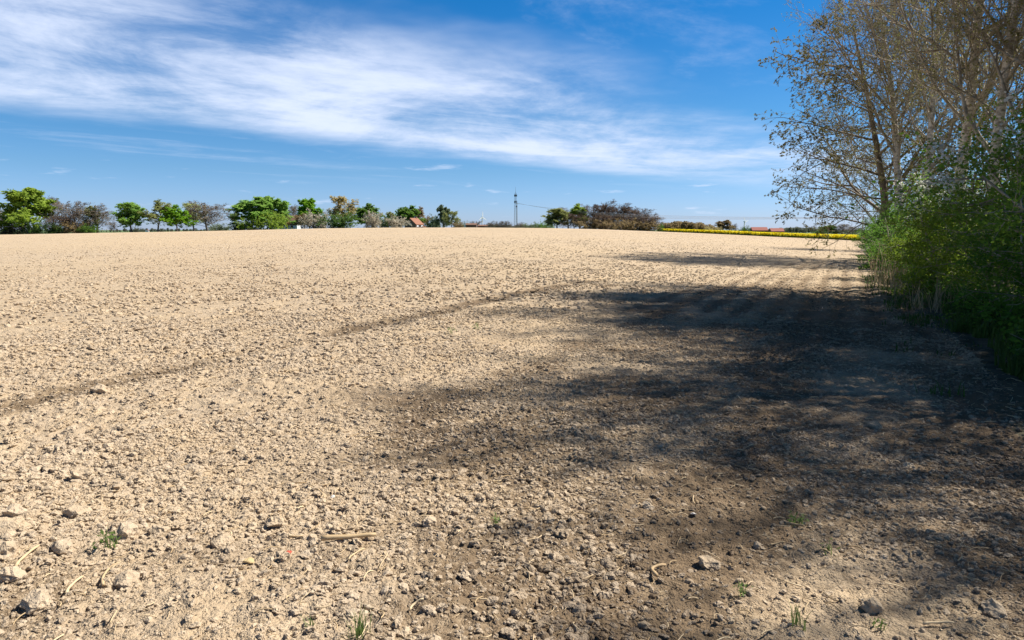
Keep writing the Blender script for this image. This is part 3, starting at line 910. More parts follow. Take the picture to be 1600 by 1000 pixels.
# ------------------------------------------------------------------ big clods, stalks and weeds one can pick out in the foreground
clod_me = []
for k in range(7):
    rg = np.random.default_rng(200 + k)
    import bmesh
    bm = bmesh.new()
    bmesh.ops.create_icosphere(bm, subdivisions=3, radius=1.0)
    co = np.array([v_.co[:] for v_ in bm.verts])
    dirs = rg.normal(0, 1, (16, 3)); dirs /= np.linalg.norm(dirs, axis=1, keepdims=True)
    cut = rg.uniform(0.55, 0.9, 16)
    for dd, c_ in zip(dirs, cut):                       # broken flat faces
        e = co @ dd
        co = co - np.where(e > c_, (e - c_) * 0.97, 0)[:, None] * dd
    nz = vnoise(co[:, 0] * 2.5 + co[:, 2] * 3.1 + 9 * k, co[:, 1] * 2.5 - co[:, 2] * 1.7, k) - 0.5
    nz2 = vnoise(co[:, 0] * 7 + co[:, 2] * 6.1, co[:, 1] * 7 - co[:, 2] * 5, k + 40) - 0.5
    nz3 = vnoise(co[:, 0] * 14 + co[:, 2] * 9.1, co[:, 1] * 14 - co[:, 2] * 11, k + 80) - 0.5
    co = co * (1 + 0.30 * nz + 0.26 * nz2 + 0.2 * nz3)[:, None]
    for v_, c_ in zip(bm.verts, co): v_.co = c_
    me = bpy.data.meshes.new('soil_clod'); bm.to_mesh(me); bm.free()
    me.materials.append(M['clod_single'])
    me.polygons.foreach_set('use_smooth', [False] * len(me.polygons))
    clod_me.append(me)

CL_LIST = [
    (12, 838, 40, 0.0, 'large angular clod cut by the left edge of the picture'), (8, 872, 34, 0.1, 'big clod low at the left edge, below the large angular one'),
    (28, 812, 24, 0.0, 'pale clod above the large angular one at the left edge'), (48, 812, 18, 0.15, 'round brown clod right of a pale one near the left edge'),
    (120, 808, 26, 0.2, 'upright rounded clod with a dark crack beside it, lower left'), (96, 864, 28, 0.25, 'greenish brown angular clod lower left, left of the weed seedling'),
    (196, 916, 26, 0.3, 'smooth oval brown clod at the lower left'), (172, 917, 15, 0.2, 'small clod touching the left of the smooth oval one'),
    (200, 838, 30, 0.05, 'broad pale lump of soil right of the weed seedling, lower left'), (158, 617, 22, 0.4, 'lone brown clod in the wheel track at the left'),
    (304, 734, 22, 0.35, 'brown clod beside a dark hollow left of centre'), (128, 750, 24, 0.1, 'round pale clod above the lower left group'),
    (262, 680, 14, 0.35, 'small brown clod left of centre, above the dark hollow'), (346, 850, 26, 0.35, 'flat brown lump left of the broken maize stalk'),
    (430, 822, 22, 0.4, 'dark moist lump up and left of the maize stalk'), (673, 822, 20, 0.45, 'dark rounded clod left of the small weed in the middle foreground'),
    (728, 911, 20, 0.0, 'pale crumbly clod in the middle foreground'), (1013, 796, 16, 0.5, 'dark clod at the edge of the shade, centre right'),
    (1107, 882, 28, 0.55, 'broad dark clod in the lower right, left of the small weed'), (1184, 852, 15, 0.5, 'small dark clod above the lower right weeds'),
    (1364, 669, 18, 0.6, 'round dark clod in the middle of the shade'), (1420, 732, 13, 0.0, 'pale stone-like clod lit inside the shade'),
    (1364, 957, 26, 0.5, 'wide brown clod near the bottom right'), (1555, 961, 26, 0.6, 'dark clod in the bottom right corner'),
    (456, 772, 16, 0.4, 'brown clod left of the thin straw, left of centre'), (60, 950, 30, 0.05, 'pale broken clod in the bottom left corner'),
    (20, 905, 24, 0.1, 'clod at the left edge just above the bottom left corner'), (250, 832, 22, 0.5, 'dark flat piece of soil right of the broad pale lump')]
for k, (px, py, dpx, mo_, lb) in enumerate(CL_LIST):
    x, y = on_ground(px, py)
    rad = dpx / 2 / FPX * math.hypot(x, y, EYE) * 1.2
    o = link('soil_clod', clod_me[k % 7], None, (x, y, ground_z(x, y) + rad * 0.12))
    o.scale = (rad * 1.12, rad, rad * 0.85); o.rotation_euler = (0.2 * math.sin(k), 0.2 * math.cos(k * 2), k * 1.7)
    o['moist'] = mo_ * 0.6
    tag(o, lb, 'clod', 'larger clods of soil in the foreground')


def stalk(px0, py0, px1, py1, r, label, name='straw_piece', bend=0.02, mat='straw', lift=0.012):
    (x0, y0), (x1, y1) = on_ground(px0, py0), on_ground(px1, py1)
    n = 9
    t = np.linspace(0, 1, n)
    nx, ny = -(y1 - y0), (x1 - x0)
    X = x0 + (x1 - x0) * t + nx * bend * np.sin(t * 3.14) * 4; Y = y0 + (y1 - y0) * t + ny * bend * np.sin(t * 3.14) * 4
    mzz = (land(X, Y) + micro(X, Y))
    Z = np.polyval(np.polyfit(t, mzz, 1), t) + lift + r + 0.002 * np.sin(t * 9)
    P = np.stack([X - x0, Y - y0, Z - Z[0]], 1)[None]
    Rr = r * (1 + (0.05 if r > 0.01 else 0.15) * np.sin(t * 17))[None] * np.linspace(1.1, 0.8, n)[None]
    v_, f_ = tubes(P, Rr, 7)
    caps = [np.arange(7)[::-1][None], (np.arange(7) + (n - 1) * 7)[None]]
    o = link(name, mesh_np(name, v_, [f_, np.vstack(caps)], [M[mat]], None, True), None, (x0, y0, float(Z[0])))
    tag(o, label, 'straw', 'larger bits of straw in the foreground')


stalk(502, 853, 588, 845, 0.0125, 'thick broken piece of dry maize stalk lying in the middle foreground', 'maize_stalk', 0.0)
stalk(482, 764, 507, 783, 0.004, 'thin straight straw up and left of the maize stalk')
stalk(545, 886, 570, 862, 0.004, 'thin pale straw just below the maize stalk')
stalk(1026, 905, 1040, 886, 0.008, 'thick pale curled bit of straw right of the middle foreground', bend=0.08)
stalk(1228, 823, 1256, 832, 0.006, 'pale straw below the small weed at the lower right')
stalk(1203, 855, 1226, 854, 0.005, 'short whitish straight straw at the lower right')
stalk(162, 925, 172, 895, 0.006, 'pale upright leaning straw at the lower left beside the oval clod')
stalk(25, 895, 62, 867, 0.007, 'long brown stem fragment near the lower left edge')
stalk(105, 940, 130, 905, 0.006, 'brown twig among clods at the lower left')
stalk(640, 963, 662, 955, 0.005, 'short curved straw near the bottom centre', bend=0.06)
stalk(1442, 982, 1490, 985, 0.005, 'long thin straw at the bottom right')


def weed(px, py, hpx, n, label, grass=False):
    x, y = on_ground(px, py)
    h = hpx / FPX * math.hypot(x, y, EYE) * 1.1
    r = np.random.default_rng(int(px))
    t = thing('grass_tuft' if grass else 'weed_seedling', label, 'grass tuft' if grass else 'weed', (x, y, ground_z(x, y)), 0, 'green weeds sprouting on the field')
    vv = blades(n, (r.normal(0, h * 0.16, n), r.normal(0, h * 0.16, n), np.zeros(n)), r.uniform(0.55, 1.1, n) * h, 0.0022 if grass else 0.003, r, 0.9)
    link('blades' if grass else 'stems', mesh_np('blades', *vv, [M['weed']]), t)
    if not grass:
        C = np.stack([r.normal(0, h * 0.33, n * 3), r.normal(0, h * 0.33, n * 3), r.uniform(0.15, 0.95, n * 3) * h], 1)
        link('leaves', mesh_np('weed_leaves', *leaves(C, h * 0.17, r, 0.8, 0.45), [M['weed']]), t)


weed(170, 858, 24, 9, 'small green seedling between clods at the lower left')
weed(775, 826, 16, 9, 'tiny green weed in the middle foreground')
weed(562, 1000, 30, 34, 'green grass tuft cut by the bottom edge of the picture', True)
weed(1245, 824, 18, 14, 'bright green weed at the edge of the shade, lower right')
weed(1293, 866, 16, 7, 'pale green seedling lower right of the bright weed')
weed(1160, 936, 16, 8, 'small weed near the bottom, right of centre')
weed(1245, 985, 26, 22, 'sparse grass tuft at the bottom right', True)
weed(705, 524, 10, 8, 'little green weed far out beside the wheel track')
weed(745, 516, 10, 8, 'little green weed right of another one by the wheel track')
weed(485, 990, 18, 14, 'thin grass tuft left of the larger tuft at the bottom edge', True)
weed(1375, 985, 14, 7, 'tiny seedling near the bottom right corner')
for px, py, dpx, m_, nm, lb, ct in ((452, 873, 9, 'red_chip', 'brick_chip', 'tiny red brick chip left of the maize stalk', 'brick chip'),
                                    (390, 883, 15, 'yellow_stone', 'stone', 'flat yellowish stone left of the red chip', 'stone'),
                                    (520, 779, 8, 'pale_stone', 'stone', 'tiny whitish stone beside the thin straight straw', 'stone'),
                                    (1083, 803, 10, 'pale_stone', 'stone', 'pale stone at the edge of the shade, right of centre', 'stone')):
    x, y = on_ground(px, py)
    rad = dpx / 2 / FPX * math.hypot(x, y, EYE)
    me = clod_me[len(lb) % 7].copy(); me.materials.clear(); me.materials.append(M[m_])
    o = link(nm, me, None, (x, y, ground_z(x, y) + rad * 0.5)); o.scale = (rad * 1.1, rad * 0.8, rad * 0.4); o.rotation_euler = (0.3, 0.2, px)
    tag(o, lb, ct)


# ------------------------------------------------------------------ trees along the far edge of the field
def far_geo(kind, seed):
    """trunk and crown of a far tree, scaled to height 1 and half width 1"""
    rg = np.random.default_rng(seed)
    if kind in ('leafy', 'sparse'):
        T = trunk_line(15, 0.30, rg, 8, (0, 0), 0.04)
        L1 = grow(*T, 20, rg, (0.2, 0.98), (40, 75), 0.42, lambda t: 1.12 - 0.65 * t, 6, 0.05, 0.10, 0.016, 0.05)
        L2 = grow(*L1, 8, rg, (0.2, 1.0), (30, 65), 0.42, lambda t: 1.1 - 0.5 * t, 4, 0.02, 0.15, 0.012, 0.035)
        L3 = grow(*L2, 3, rg, (0.3, 1.0), (30, 65), 0.6, lambda t: 1.0, 2, 0.0, 0.2, 0.012, 0.02)
        tr = cat([tubes(*T, 7), tubes(*L1, 4), tubes(*L2, 3)])
        n = 9500 if kind == 'leafy' else 5600
        cr = leaves(along_pts(L3[0], n, rg, 0.28 if kind == 'leafy' else 0.22, 0.2), 0.34 if kind == 'leafy' else 0.26, rg, 0.3, 0.75)
    elif kind == 'bare':
        T = trunk_line(15, 0.28, rg, 8, (0, 0), 0.05)
        L1 = grow(*T, 20, rg, (0.16, 0.98), (35, 65), 0.5, lambda t: 1.1 - 0.6 * t, 6, 0.06, 0.10, 0.016, 0.05)
        L2 = grow(*L1, 9, rg, (0.15, 1.0), (30, 60), 0.45, lambda t: 1.1 - 0.5 * t, 4, 0.04, 0.14, 0.012, 0.03)
        L3 = grow(*L2, 8, rg, (0.15, 1.0), (25, 60), 0.55, lambda t: 1.0, 2, 0.03, 0.18, 0.01, 0.04)
        tr = cat([tubes(*T, 7), tubes(*L1, 4)])
        cr = cat([tubes(*L2, 3), tubes(*L3, 3), leaves(along_pts(L3[0], 4200, rg, 0.12, 0.1), 0.15, rg, 0.2, 0.5)])
    else:                                              # bush
        n0 = 7
        P = np.zeros((n0, 5, 3)); d = np.stack([np.cos(np.arange(n0) * 2.4), np.sin(np.arange(n0) * 2.4), 1.1 * np.ones(n0)], 1)
        for k in range(4):
            d = d + rg.normal(0, 0.2, (n0, 3)); d /= np.linalg.norm(d, axis=1, keepdims=True)
            P[:, k + 1] = P[:, k] + d * 0.9
        Rd = 0.06 * np.linspace(1, 0.4, 5)[None] * np.ones((n0, 1))
        L1 = grow(P, Rd, 10, rg, (0.05, 1.0), (35, 85), 0.5, lambda t: 1.0, 4, 0.0, 0.2, 0.012, 0.02)
        L2 = grow(*L1, 5, rg, (0.1, 1.0), (30, 70), 0.5, lambda t: 1.0, 2, 0.0, 0.2, 0.012, 0.012)
        tr = cat([tubes(P, Rd, 5), tubes(*L1, 3)])
        cr = leaves(along_pts(L2[0], 4200, rg, 0.14, 0.0), 0.15, rg, 0.4, 0.7)
    allv = np.vstack([tr[0], cr[0]])
    zt = np.percentile(allv[:, 2], 99.7)
    c0 = np.median(cr[0][:, :2], axis=0) * 0.6
    hw = np.percentile(np.abs(cr[0][:, 0] - c0[0]), 94)
    for v_ in (tr[0], cr[0]):
        v_[:, :2] = (v_[:, :2] - c0) / hw; v_[:, 2] /= zt
    return tr, cr


PROTO = {}
for kind, cnt, m1, m2 in (('leafy', 4, 'grey_bark', 'lf_mid'), ('sparse', 3, 'grey_bark', 'lf_pale'), ('bare', 4, 'grey_bark', 'bare_twig'), ('bush', 3, 'grey_bark', 'lf_dark')):
    PROTO[kind] = []
    for k in range(cnt):
        tr, cr = far_geo(kind, 300 + 17 * k + len(kind))
        PROTO[kind].append((mesh_np(kind + '_trunk', *tr, [M[m1]], None, True), mesh_np(kind + '_crown', *cr, [M[m2]], None, kind == 'bare')))


def far_tree(kind, v, px, top, hw, Y, leaf, label, name=None, bark=None):
    p = at(px, top, Y)
    gz = float(land(p[0], p[1]))
    nm = name or {'leafy': 'leafy_tree', 'sparse': 'leafing_tree', 'bare': 'bare_tree', 'bush': 'bush'}[kind]
    ct = 'bush' if kind == 'bush' else 'tree'
    t = thing(nm, label, ct, (p[0], p[1], gz - 0.1), (px * 1.37 + v) % 6.28, 'trees and bushes beyond the field')
    wm = hw / FPX * Y * 1.1
    t.scale = (wm, wm, p[2] - gz + 0.1)
    tm, cm = PROTO[kind][v % len(PROTO[kind])]
    for part, me_, mt in (('trunk' if ct == 'tree' else 'stems', tm, bark), ('crown', cm, leaf)):
        o = link(part, me_, t)
        if mt:
            o.material_slots[0].link = 'OBJECT'; o.material_slots[0].material = M[mt]


FT = [
    ('bare', 0, 4, 322, 20, 285, 'bare_twig', 'bare brown tree at the far left edge of the skyline'),
    ('leafy', 0, 38, 295, 30, 275, 'lf_spring', 'tallest yellow-green tree in the clump at the far left'),
    ('bare', 1, 79, 308, 14, 288, 'bare_twig', 'slim bare grey tree right of the tall yellow-green one at far left'),
    ('bare', 2, 112, 313, 24, 284, 'bare_twig', 'broad bare brown tree in the middle of the left clump'),
    ('bare', 3, 148, 319, 25, 280, 'bare_twig', 'bare tree with wide crown at the right end of the left clump'),
    ('sparse', 0, 143, 322, 9, 278, 'lf_olive', 'olive ivy-clad stem within the bare tree at the right end of the left clump'),
    ('bush', 0, 55, 343, 12, 272, 'lf_dark', 'dark green bush at the foot of the tallest left tree'),
    ('bush', 1, 84, 349, 12, 274, 'lf_dark', 'green bush below the slim bare grey tree'),
    ('bush', 2, 137, 350, 10, 272, 'lf_mid', 'small green bush below the wide bare tree on the left'),
    ('bare', 1, 15, 335, 14, 278, 'rust_twig', 'low reddish brown thicket tree at far left'),
    ('bare', 0, 98, 335, 18, 278, 'rust_twig', 'low brownish bare tree filling the left clump'),
    ('bare', 2, 176, 346, 5, 300, 'grey_bark', 'thin bare sapling between the left clump and the first lone green tree'),
    ('leafy', 1, 203, 317, 19, 263, 'lf_fresh', 'lone fresh green tree with forked trunk, first right of the left clump'),
    ('bush', 0, 213, 353, 6, 330, 'lf_far', 'small faraway bush behind the lone green tree'),
    ('sparse', 1, 247, 313, 18, 264, 'lf_olive', 'olive green thin-leaved tree left of the vivid green one'),
    ('leafy', 2, 272, 321, 17, 258, 'lf_vivid', 'vivid green round-headed tree with bare trunk on the left skyline'),
    ('sparse', 2, 299, 317, 16, 280, 'lf_pale', 'pale thinly leafed tree between the vivid green and the bare one'),
    ('bare', 0, 321, 315, 24, 272, 'bare_twig', 'large round bare tree at the end of the row of lone trees'),
    ('bush', 1, 343, 349, 15, 300, 'lf_grey', 'grey-green far bushes right of the large bare tree'),
    ('leafy', 3, 393, 309, 27, 292, 'lf_fresh', 'big light green tree, left of the pair in the left-centre clump'),
    ('leafy', 0, 426, 308, 22, 298, 'lf_fresh', 'big light green tree, right of the pair in the left-centre clump'),
    ('bush', 2, 371, 346, 9, 284, 'lf_dark', 'dark conifer-like bush at the left foot of the left-centre clump'),
    ('bush', 0, 388, 340, 17, 284, 'lf_spring', 'yellow-green bush below the left of the light green pair'),
    ('bush', 1, 424, 331, 18, 286, 'lf_spring', 'yellow-green bush below the right of the light green pair'),
    ('bare', 1, 455, 321, 15, 400, 'bare_twig', 'bare grey tree behind the white-walled house'),
    ('sparse', 0, 441, 334, 10, 300, 'lf_brown', 'brownish small tree left of the white-walled house'),
    ('sparse', 1, 474, 334, 12, 300, 'lf_brown', 'brownish small tree right of the white-walled house'),
    ('leafy', 1, 481, 311, 15, 345, 'lf_vivid', 'vivid green ball-shaped tree behind the blossom'),
    ('bush', 2, 494, 328, 17, 290, 'lf_white', 'white blossoming bush, leftmost of the three'),
    ('sparse', 2, 534, 307, 18, 335, 'lf_ochre', 'tall ochre thin-leaved tree above the dark bushes'),
    ('bush', 0, 531, 330, 24, 286, 'lf_dark', 'wide dark green bush below the ochre tree'),
    ('leafy', 2, 573, 319, 19, 310, 'lf_mid', 'dense green tree behind the middle blossom bush'),
    ('bush', 1, 583, 330, 12, 288, 'lf_white', 'white blossoming bush, middle of the three'),
    ('bush', 2, 602, 337, 9, 292, 'lf_dark', 'dark bush between two blossom bushes'),
    ('sparse', 0, 608, 331, 7, 330, 'lf_olive', 'small olive tree behind the dark bush between the blossoms'),
    ('bush', 0, 620, 337, 14, 290, 'lf_white', 'white blossoming bush beside the brick house'),
    ('leafy', 3, 637, 322, 15, 460, 'lf_mid', 'round green tree behind the brick house'),
    ('sparse', 1, 657, 324, 12, 470, 'lf_brown', 'brown leafing tree behind the right of the brick house'),
    ('bush', 1, 670, 344, 5, 380, 'lf_dark', 'small dark cone-shaped bush right of the brick house'),
    ('bush', 2, 681, 335, 9, 390, 'lf_grey', 'grey-green bush between brick house and tall narrow tree'),
    ('leafy', 0, 692, 321, 9, 380, 'lf_grey', 'tall narrow grey-green tree right of the brick house'),
    ('sparse', 2, 706, 330, 10, 370, 'lf_olive', 'olive tree beside the tall narrow grey-green one'),
    ('bush', 0, 716, 344, 7, 360, 'lf_brown', 'dark brown bush at the right end of the house clump'),
    ('bush', 1, 726, 346, 6, 520, 'lf_grey', 'small far green bush left of the brick sheds'),
    ('bare', 2, 742, 345, 9, 560, 'bare_twig', 'bare far tree behind the brick sheds'),
    ('bare', 3, 767, 345, 7, 420, 'bare_twig', 'first of the small round bare trees right of the wind turbine'),
    ('bare', 0, 778, 346, 5, 420, 'bare_twig', 'second of the small round bare trees, the smallest'),
    ('bare', 1, 786, 345, 7, 420, 'bare_twig', 'third of the small round bare trees right of the wind turbine'),
    ('bare', 2, 794, 346, 5, 420, 'bare_twig', 'last small round bare tree left of the lattice mast'),
    ('bare', 3, 814, 347, 9, 420, 'bare_twig', 'low bare tree just right of the lattice mast'),
    ('bush', 2, 831, 347, 12, 400, 'lf_grey', 'low green hedge bush right of the lattice mast'),
    ('bush', 0, 843, 346, 7, 400, 'lf_mid', 'rounder green bush in the low hedge right of the mast'),
    ('bush', 1, 854, 347, 9, 390, 'lf_mid', 'low green bush touching the brown grove'),
    ('leafy', 1, 872, 326, 17, 330, 'lf_olive', 'olive green tree at the left end of the brown grove'),
    ('bare', 0, 888, 324, 18, 350, 'bare_twig', 'bare tree behind the olive one in the brown grove'),
    ('leafy', 2, 905, 319, 14, 335, 'lf_spring', 'yellow-green tree within the brown grove'),
    ('bare', 1, 897, 334, 15, 325, 'rust_twig', 'dark low bare tree between the two green ones of the grove'),
    ('bare', 2, 927, 319, 20, 335, 'rust_twig', 'brown bare tree right of the yellow-green one in the grove'),
    ('bare', 3, 946, 312, 20, 340, 'rust_twig', 'highest bare brown tree of the grove'),
    ('bare', 0, 964, 318, 19, 335, 'rust_twig', 'bare brown tree right of the highest one in the grove'),
    ('bare', 1, 984, 322, 20, 335, 'rust_twig', 'bare brown tree in the right half of the grove'),
    ('bare', 2, 1001, 325, 20, 330, 'rust_twig', 'bare brown tree near the right end of the grove'),
    ('bare', 3, 1015, 333, 18, 325, 'rust_twig', 'lower bare brown tree sloping to the right end of the grove'),
    ('bare', 0, 940, 333, 22, 322, 'rust_twig', 'low bare undergrowth tree at the front of the grove, left'),
    ('bare', 1, 975, 335, 24, 322, 'rust_twig', 'low bare undergrowth tree at the front of the grove, middle'),
    ('bare', 2, 1008, 340, 22, 318, 'rust_twig', 'low bare undergrowth tree at the front of the grove, right'),
    ('bush', 0, 922, 341, 18, 318, 'lf_brown', 'brown thicket at the foot of the grove, left part'),
    ('bush', 1, 952, 341, 20, 316, 'lf_brown', 'brown thicket at the foot of the grove below its highest tree'),
    ('bush', 2, 985, 342, 20, 314, 'lf_brown', 'brown thicket at the foot of the grove, right of the middle'),
    ('bush', 0, 1012, 345, 17, 312, 'lf_brown', 'brown thicket at the right foot of the grove'),
    ('bush', 1, 120, 346, 22, 276, 'lf_brown', 'brown thicket below the broad bare trees of the left clump'),
    ('bush', 2, 20, 348, 20, 276, 'lf_brown', 'brown thicket at the far left edge of the skyline'),
    ('bush', 2, 1031, 349, 6, 312, 'lf_mid', 'small green bush where the grove meets the yellow field'),
    ('leafy', 3, 1131, 344, 10, 620, 'lf_brown', 'round dark brown tree alone beyond the yellow field'),
    ('bare', 3, 1147, 349, 6, 640, 'bare_twig', 'small bare tree right of the round brown one beyond the yellow field'),
    ('bush', 0, 1164, 352, 6, 560, 'lf_dark', 'small dark green bush below the right wind turbine'),
    ('bush', 1, 1108, 353, 6, 560, 'lf_ochre', 'pale pinkish bush left of the round brown tree'),
    ('bush', 2, 1122, 353, 5, 560, 'lf_ochre', 'pale bush at the foot of the round brown tree'),
    ('leafy', 0, 1294, 352, 13, 360, 'lf_mid', 'green tree left of the bare clump at the end of the yellow field'),
    ('bush', 0, 1283, 357, 7, 350, 'lf_dark', 'dark bush at the left foot of that last green tree'),
    ('bare', 1, 1316, 350, 16, 355, 'bare_twig', 'bare grey-brown tree at the end of the yellow field'),
    ('bare', 2, 1332, 354, 14, 350, 'bare_twig', 'lower bare tree beside the hedge tip at the end of the yellow field')]
for row in FT: far_tree(*row)


# far-off woods that read as one mass
def far_wood(name, px0, px1, top0, top1, Y, n, leaf, label, base=None):
    r = np.random.default_rng(int(px0) + 900)
    Vs, Fs, k0 = [], [], 0
    for k in range(n):
        f = (k + r.uniform(0, 1)) / n
        px = px0 + (px1 - px0) * f
        env = math.sin(math.pi * min(max(f, 0.03), 0.97)) ** 0.35
        top = (top0 + (top1 - top0) * f) + (1 - env) * 7 + r.uniform(-1.2, 1.8)
        p = at(px, top, Y * r.uniform(0.94, 1.08))
        gz = float(land(p[0], p[1]))
        hgt = max(p[2] - gz, 3.0); rad = hgt * r.uniform(0.3, 0.5)
        m_ = 420
        d = r.normal(0, 1, (m_, 3)); d /= np.linalg.norm(d, axis=1, keepdims=True)
        C = d * (r.uniform(0.25, 1, (m_, 1)) ** 0.5) * np.array((rad, rad, hgt * 0.46)) + np.array((p[0], p[1], gz + hgt * 0.54))
        v_, f_ = leaves(C, hgt * 0.07, r, 0.3, 0.7)
        Vs.append(v_); Fs.append(f_ + k0); k0 += len(v_)
    o = link(name, mesh_np(name, np.vstack(Vs), np.vstack(Fs), [M[leaf]]))
    o['kind'] = 'stuff'
    tag(o, label, 'wood')


far_wood('far_wood', 1036, 1118, 344, 349, 620, 26, 'lf_brown', 'brown far wood beyond the left of the yellow field')
far_wood('far_wood', 1196, 1300, 354.5, 355.5, 1300, 44, 'lf_far', 'low dark forest on the horizon right of the red roofed farm')
far_wood('far_wood', 150, 372, 357, 356.5, 1900, 60, 'lf_far', 'bluish forest on the horizon seen under the lone trees at the left')
far_wood('far_wood', 700, 860, 351, 351, 1100, 44, 'lf_far', 'low wood on the horizon behind sheds and mast')

# ------------------------------------------------------------------ the yellow rapeseed field
ea, eb = at(1033, 362.0, 286), at(1420, 378.5, 172)
rg = np.random.default_rng(81)
n = 52000
f = rg.uniform(-0.02, 1.02, n); dpt = rg.uniform(0, 1, n) ** 2.4 * 130
ux, uy = eb[0] - ea[0], eb[1] - ea[1]
nl = math.hypot(ux, uy); nx, ny = -uy / nl, ux / nl
X = ea[0] + ux * f + nx * (dpt + 2); Y = ea[1] + uy * f + ny * (dpt + 2)
hgt = 1.3 + 0.2 * (fbm(X * 0.2, Y * 0.2, 8, 3) - 0.5)
front = dpt < 3
zz = np.where(front, rg.uniform(0.0, 1.0, n), rg.uniform(0.62, 1.0, n))
C = np.stack([X, Y, land(X, Y) + zz * hgt], 1)
isfl = zz > 0.42 + rg.uniform(-0.12, 0.12, n)
rp = thing('rapeseed_crop', 'strip of bright yellow flowering rapeseed beyond the right side of the field', 'rapeseed', (0, 0, 0))
rp['kind'] = 'stuff'
o1 = link('flowers', mesh_np('rape_flowers', *leaves(C[isfl], 0.26, rg, 0.8, 0.7), [M['rape_flower']]), rp)
o2 = link('stems', mesh_np('rape_stems', *leaves(C[~isfl], 0.24, rg, 0.0, 0.6), [M['rape_stem']]), rp)
# closed canopy of flower heads under the loose ones
gu, gv_ = np.meshgrid(np.linspace(-0.02, 1.02, 130), np.concatenate([[2.6], np.linspace(3.2, 260, 90)]))
X = ea[0] + ux * gu + nx * gv_; Y = ea[1] + uy * gu + ny * gv_
Z = land(X, Y) + 1.0 + 0.22 * fbm(X * 0.9, Y * 0.9, 6, 3) - np.where(gv_ < 3, 0.75, 0)
a_, b_ = X.shape
ii, jj = np.meshgrid(np.arange(a_ - 1), np.arange(b_ - 1), indexing='ij')
Fq = np.stack([ii * b_ + jj, ii * b_ + jj + 1, (ii + 1) * b_ + jj + 1, (ii + 1) * b_ + jj], -1).reshape(-1, 4)
o3 = link('canopy', mesh_np('rape_canopy', np.stack([X.ravel(), Y.ravel(), Z.ravel()], 1), Fq, [M['rape_flower'], M['rape_stem']],
                            np.where(np.arange(len(Fq)) < b_ - 1, 1, 0), True), rp)


# ------------------------------------------------------------------ buildings
def gable_house(name, label, px, Y, wid, length, eave, ridge, rz, wall, roof, over=0.35, drop=0.0):
    """gable end towards -y, ridge along +y, ground at 0"""
    p = at(px, 356, Y)
    gz = float(land(p[0], p[1]))
    t = thing(name, label, 'house', (p[0], p[1], gz - drop), rz)
    w2 = wid / 2
    m = MB()
    m.poly([(-w2, 0, -1), (w2, 0, -1), (w2, 0, eave), (0, 0, ridge), (-w2, 0, eave), (-w2, length, -1), (w2, length, -1), (w2, length, eave), (0, length, ridge), (-w2, length, eave)],
           [(0, 1, 2, 3, 4), (6, 5, 9, 8, 7), (0, 4, 9, 5), (1, 6, 7, 2), (2, 7, 8, 3), (4, 3, 8, 9)])
    m.build('wall', M[wall], t)
    sl = (ridge - eave) / w2
    for s in (-1, 1):
        r_ = MB()
        x1 = w2 + over; z1 = eave - sl * over
        q = [(0, -over, ridge + 0.03), (s * x1, -over, z1 + 0.03), (s * x1, length + over, z1 + 0.03), (0, length + over, ridge + 0.03)]
        r_.poly(q + [(a, b, c + 0.18) for a, b, c in q], [(0, 1, 2, 3), (7, 6, 5, 4), (0, 4, 5, 1), (1, 5, 6, 2), (2, 6, 7, 3), (3, 7, 4, 0)])
        r_.build('roof_slope', M[roof], t)
    return t, gz - drop


def pane(t, name, mat, x0, x1, y0, y1, z0, z1, frame=None):
    o = MB().box(x0, x1, y0, y1, z0, z1).build(name, M[mat], t)
    return o


hz = 5.0
t, gz = gable_house('brick_house', 'brick house with bright orange tiled roof and dark glazed side among the trees', 641, 420, 8.2, 8.6, 5.0, 8.6, R(-24), 'brick_brown', 'roof_orange')
top = at(643, 340.2, 420)[2]
t.location.z = top - 8.9
pane(t, 'attic_window', 'white_paint', -0.5, 0.9, -0.06, 0.05, 4.4, 5.4)
pane(t, 'door', 'dark_wood', -0.6, 0.5, -0.05, 0.05, 1.6, 3.4)
for k in range(3):
    wv = pane(t, 'window', 'glass', 4.1, 4.16, 0.8 + k * 2.5, 2.8 + k * 2.5, 2.4, 4.5)
    pane(wv, 'blind', 'white_paint' if k % 2 == 0 else 'dark_wood', 4.17, 4.2, 0.9 + k * 2.5, 2.7 + k * 2.5, 3.5, 4.4)
pane(t, 'balcony', 'dark_wood', 4.1, 5.4, 0.3, 8.3, 1.9, 2.9)
MB().poly([(4.1, 7, 3.9), (8.5, 7, 2.2), (8.5, 11, 2.2), (4.1, 11, 3.9), (4.1, 7, 3.7), (8.5, 7, 2.0), (8.5, 11, 2.0), (4.1, 11, 3.7)],
          [(0, 1, 2, 3), (7, 6, 5, 4), (0, 4, 5, 1), (1, 5, 6, 2), (2, 6, 7, 3), (3, 7, 4, 0)]).build('lean_to_roof', M['roof_orange'], t)
MB().box(4.2, 8.3, 7.2, 10.8, -1, 2.1).build('lean_to_wall', M['brick_brown'], t)
MB().box(-0.4, 0.4, 6.5, 7.3, 8.0, 9.6).build('chimney', M['brick'], t)

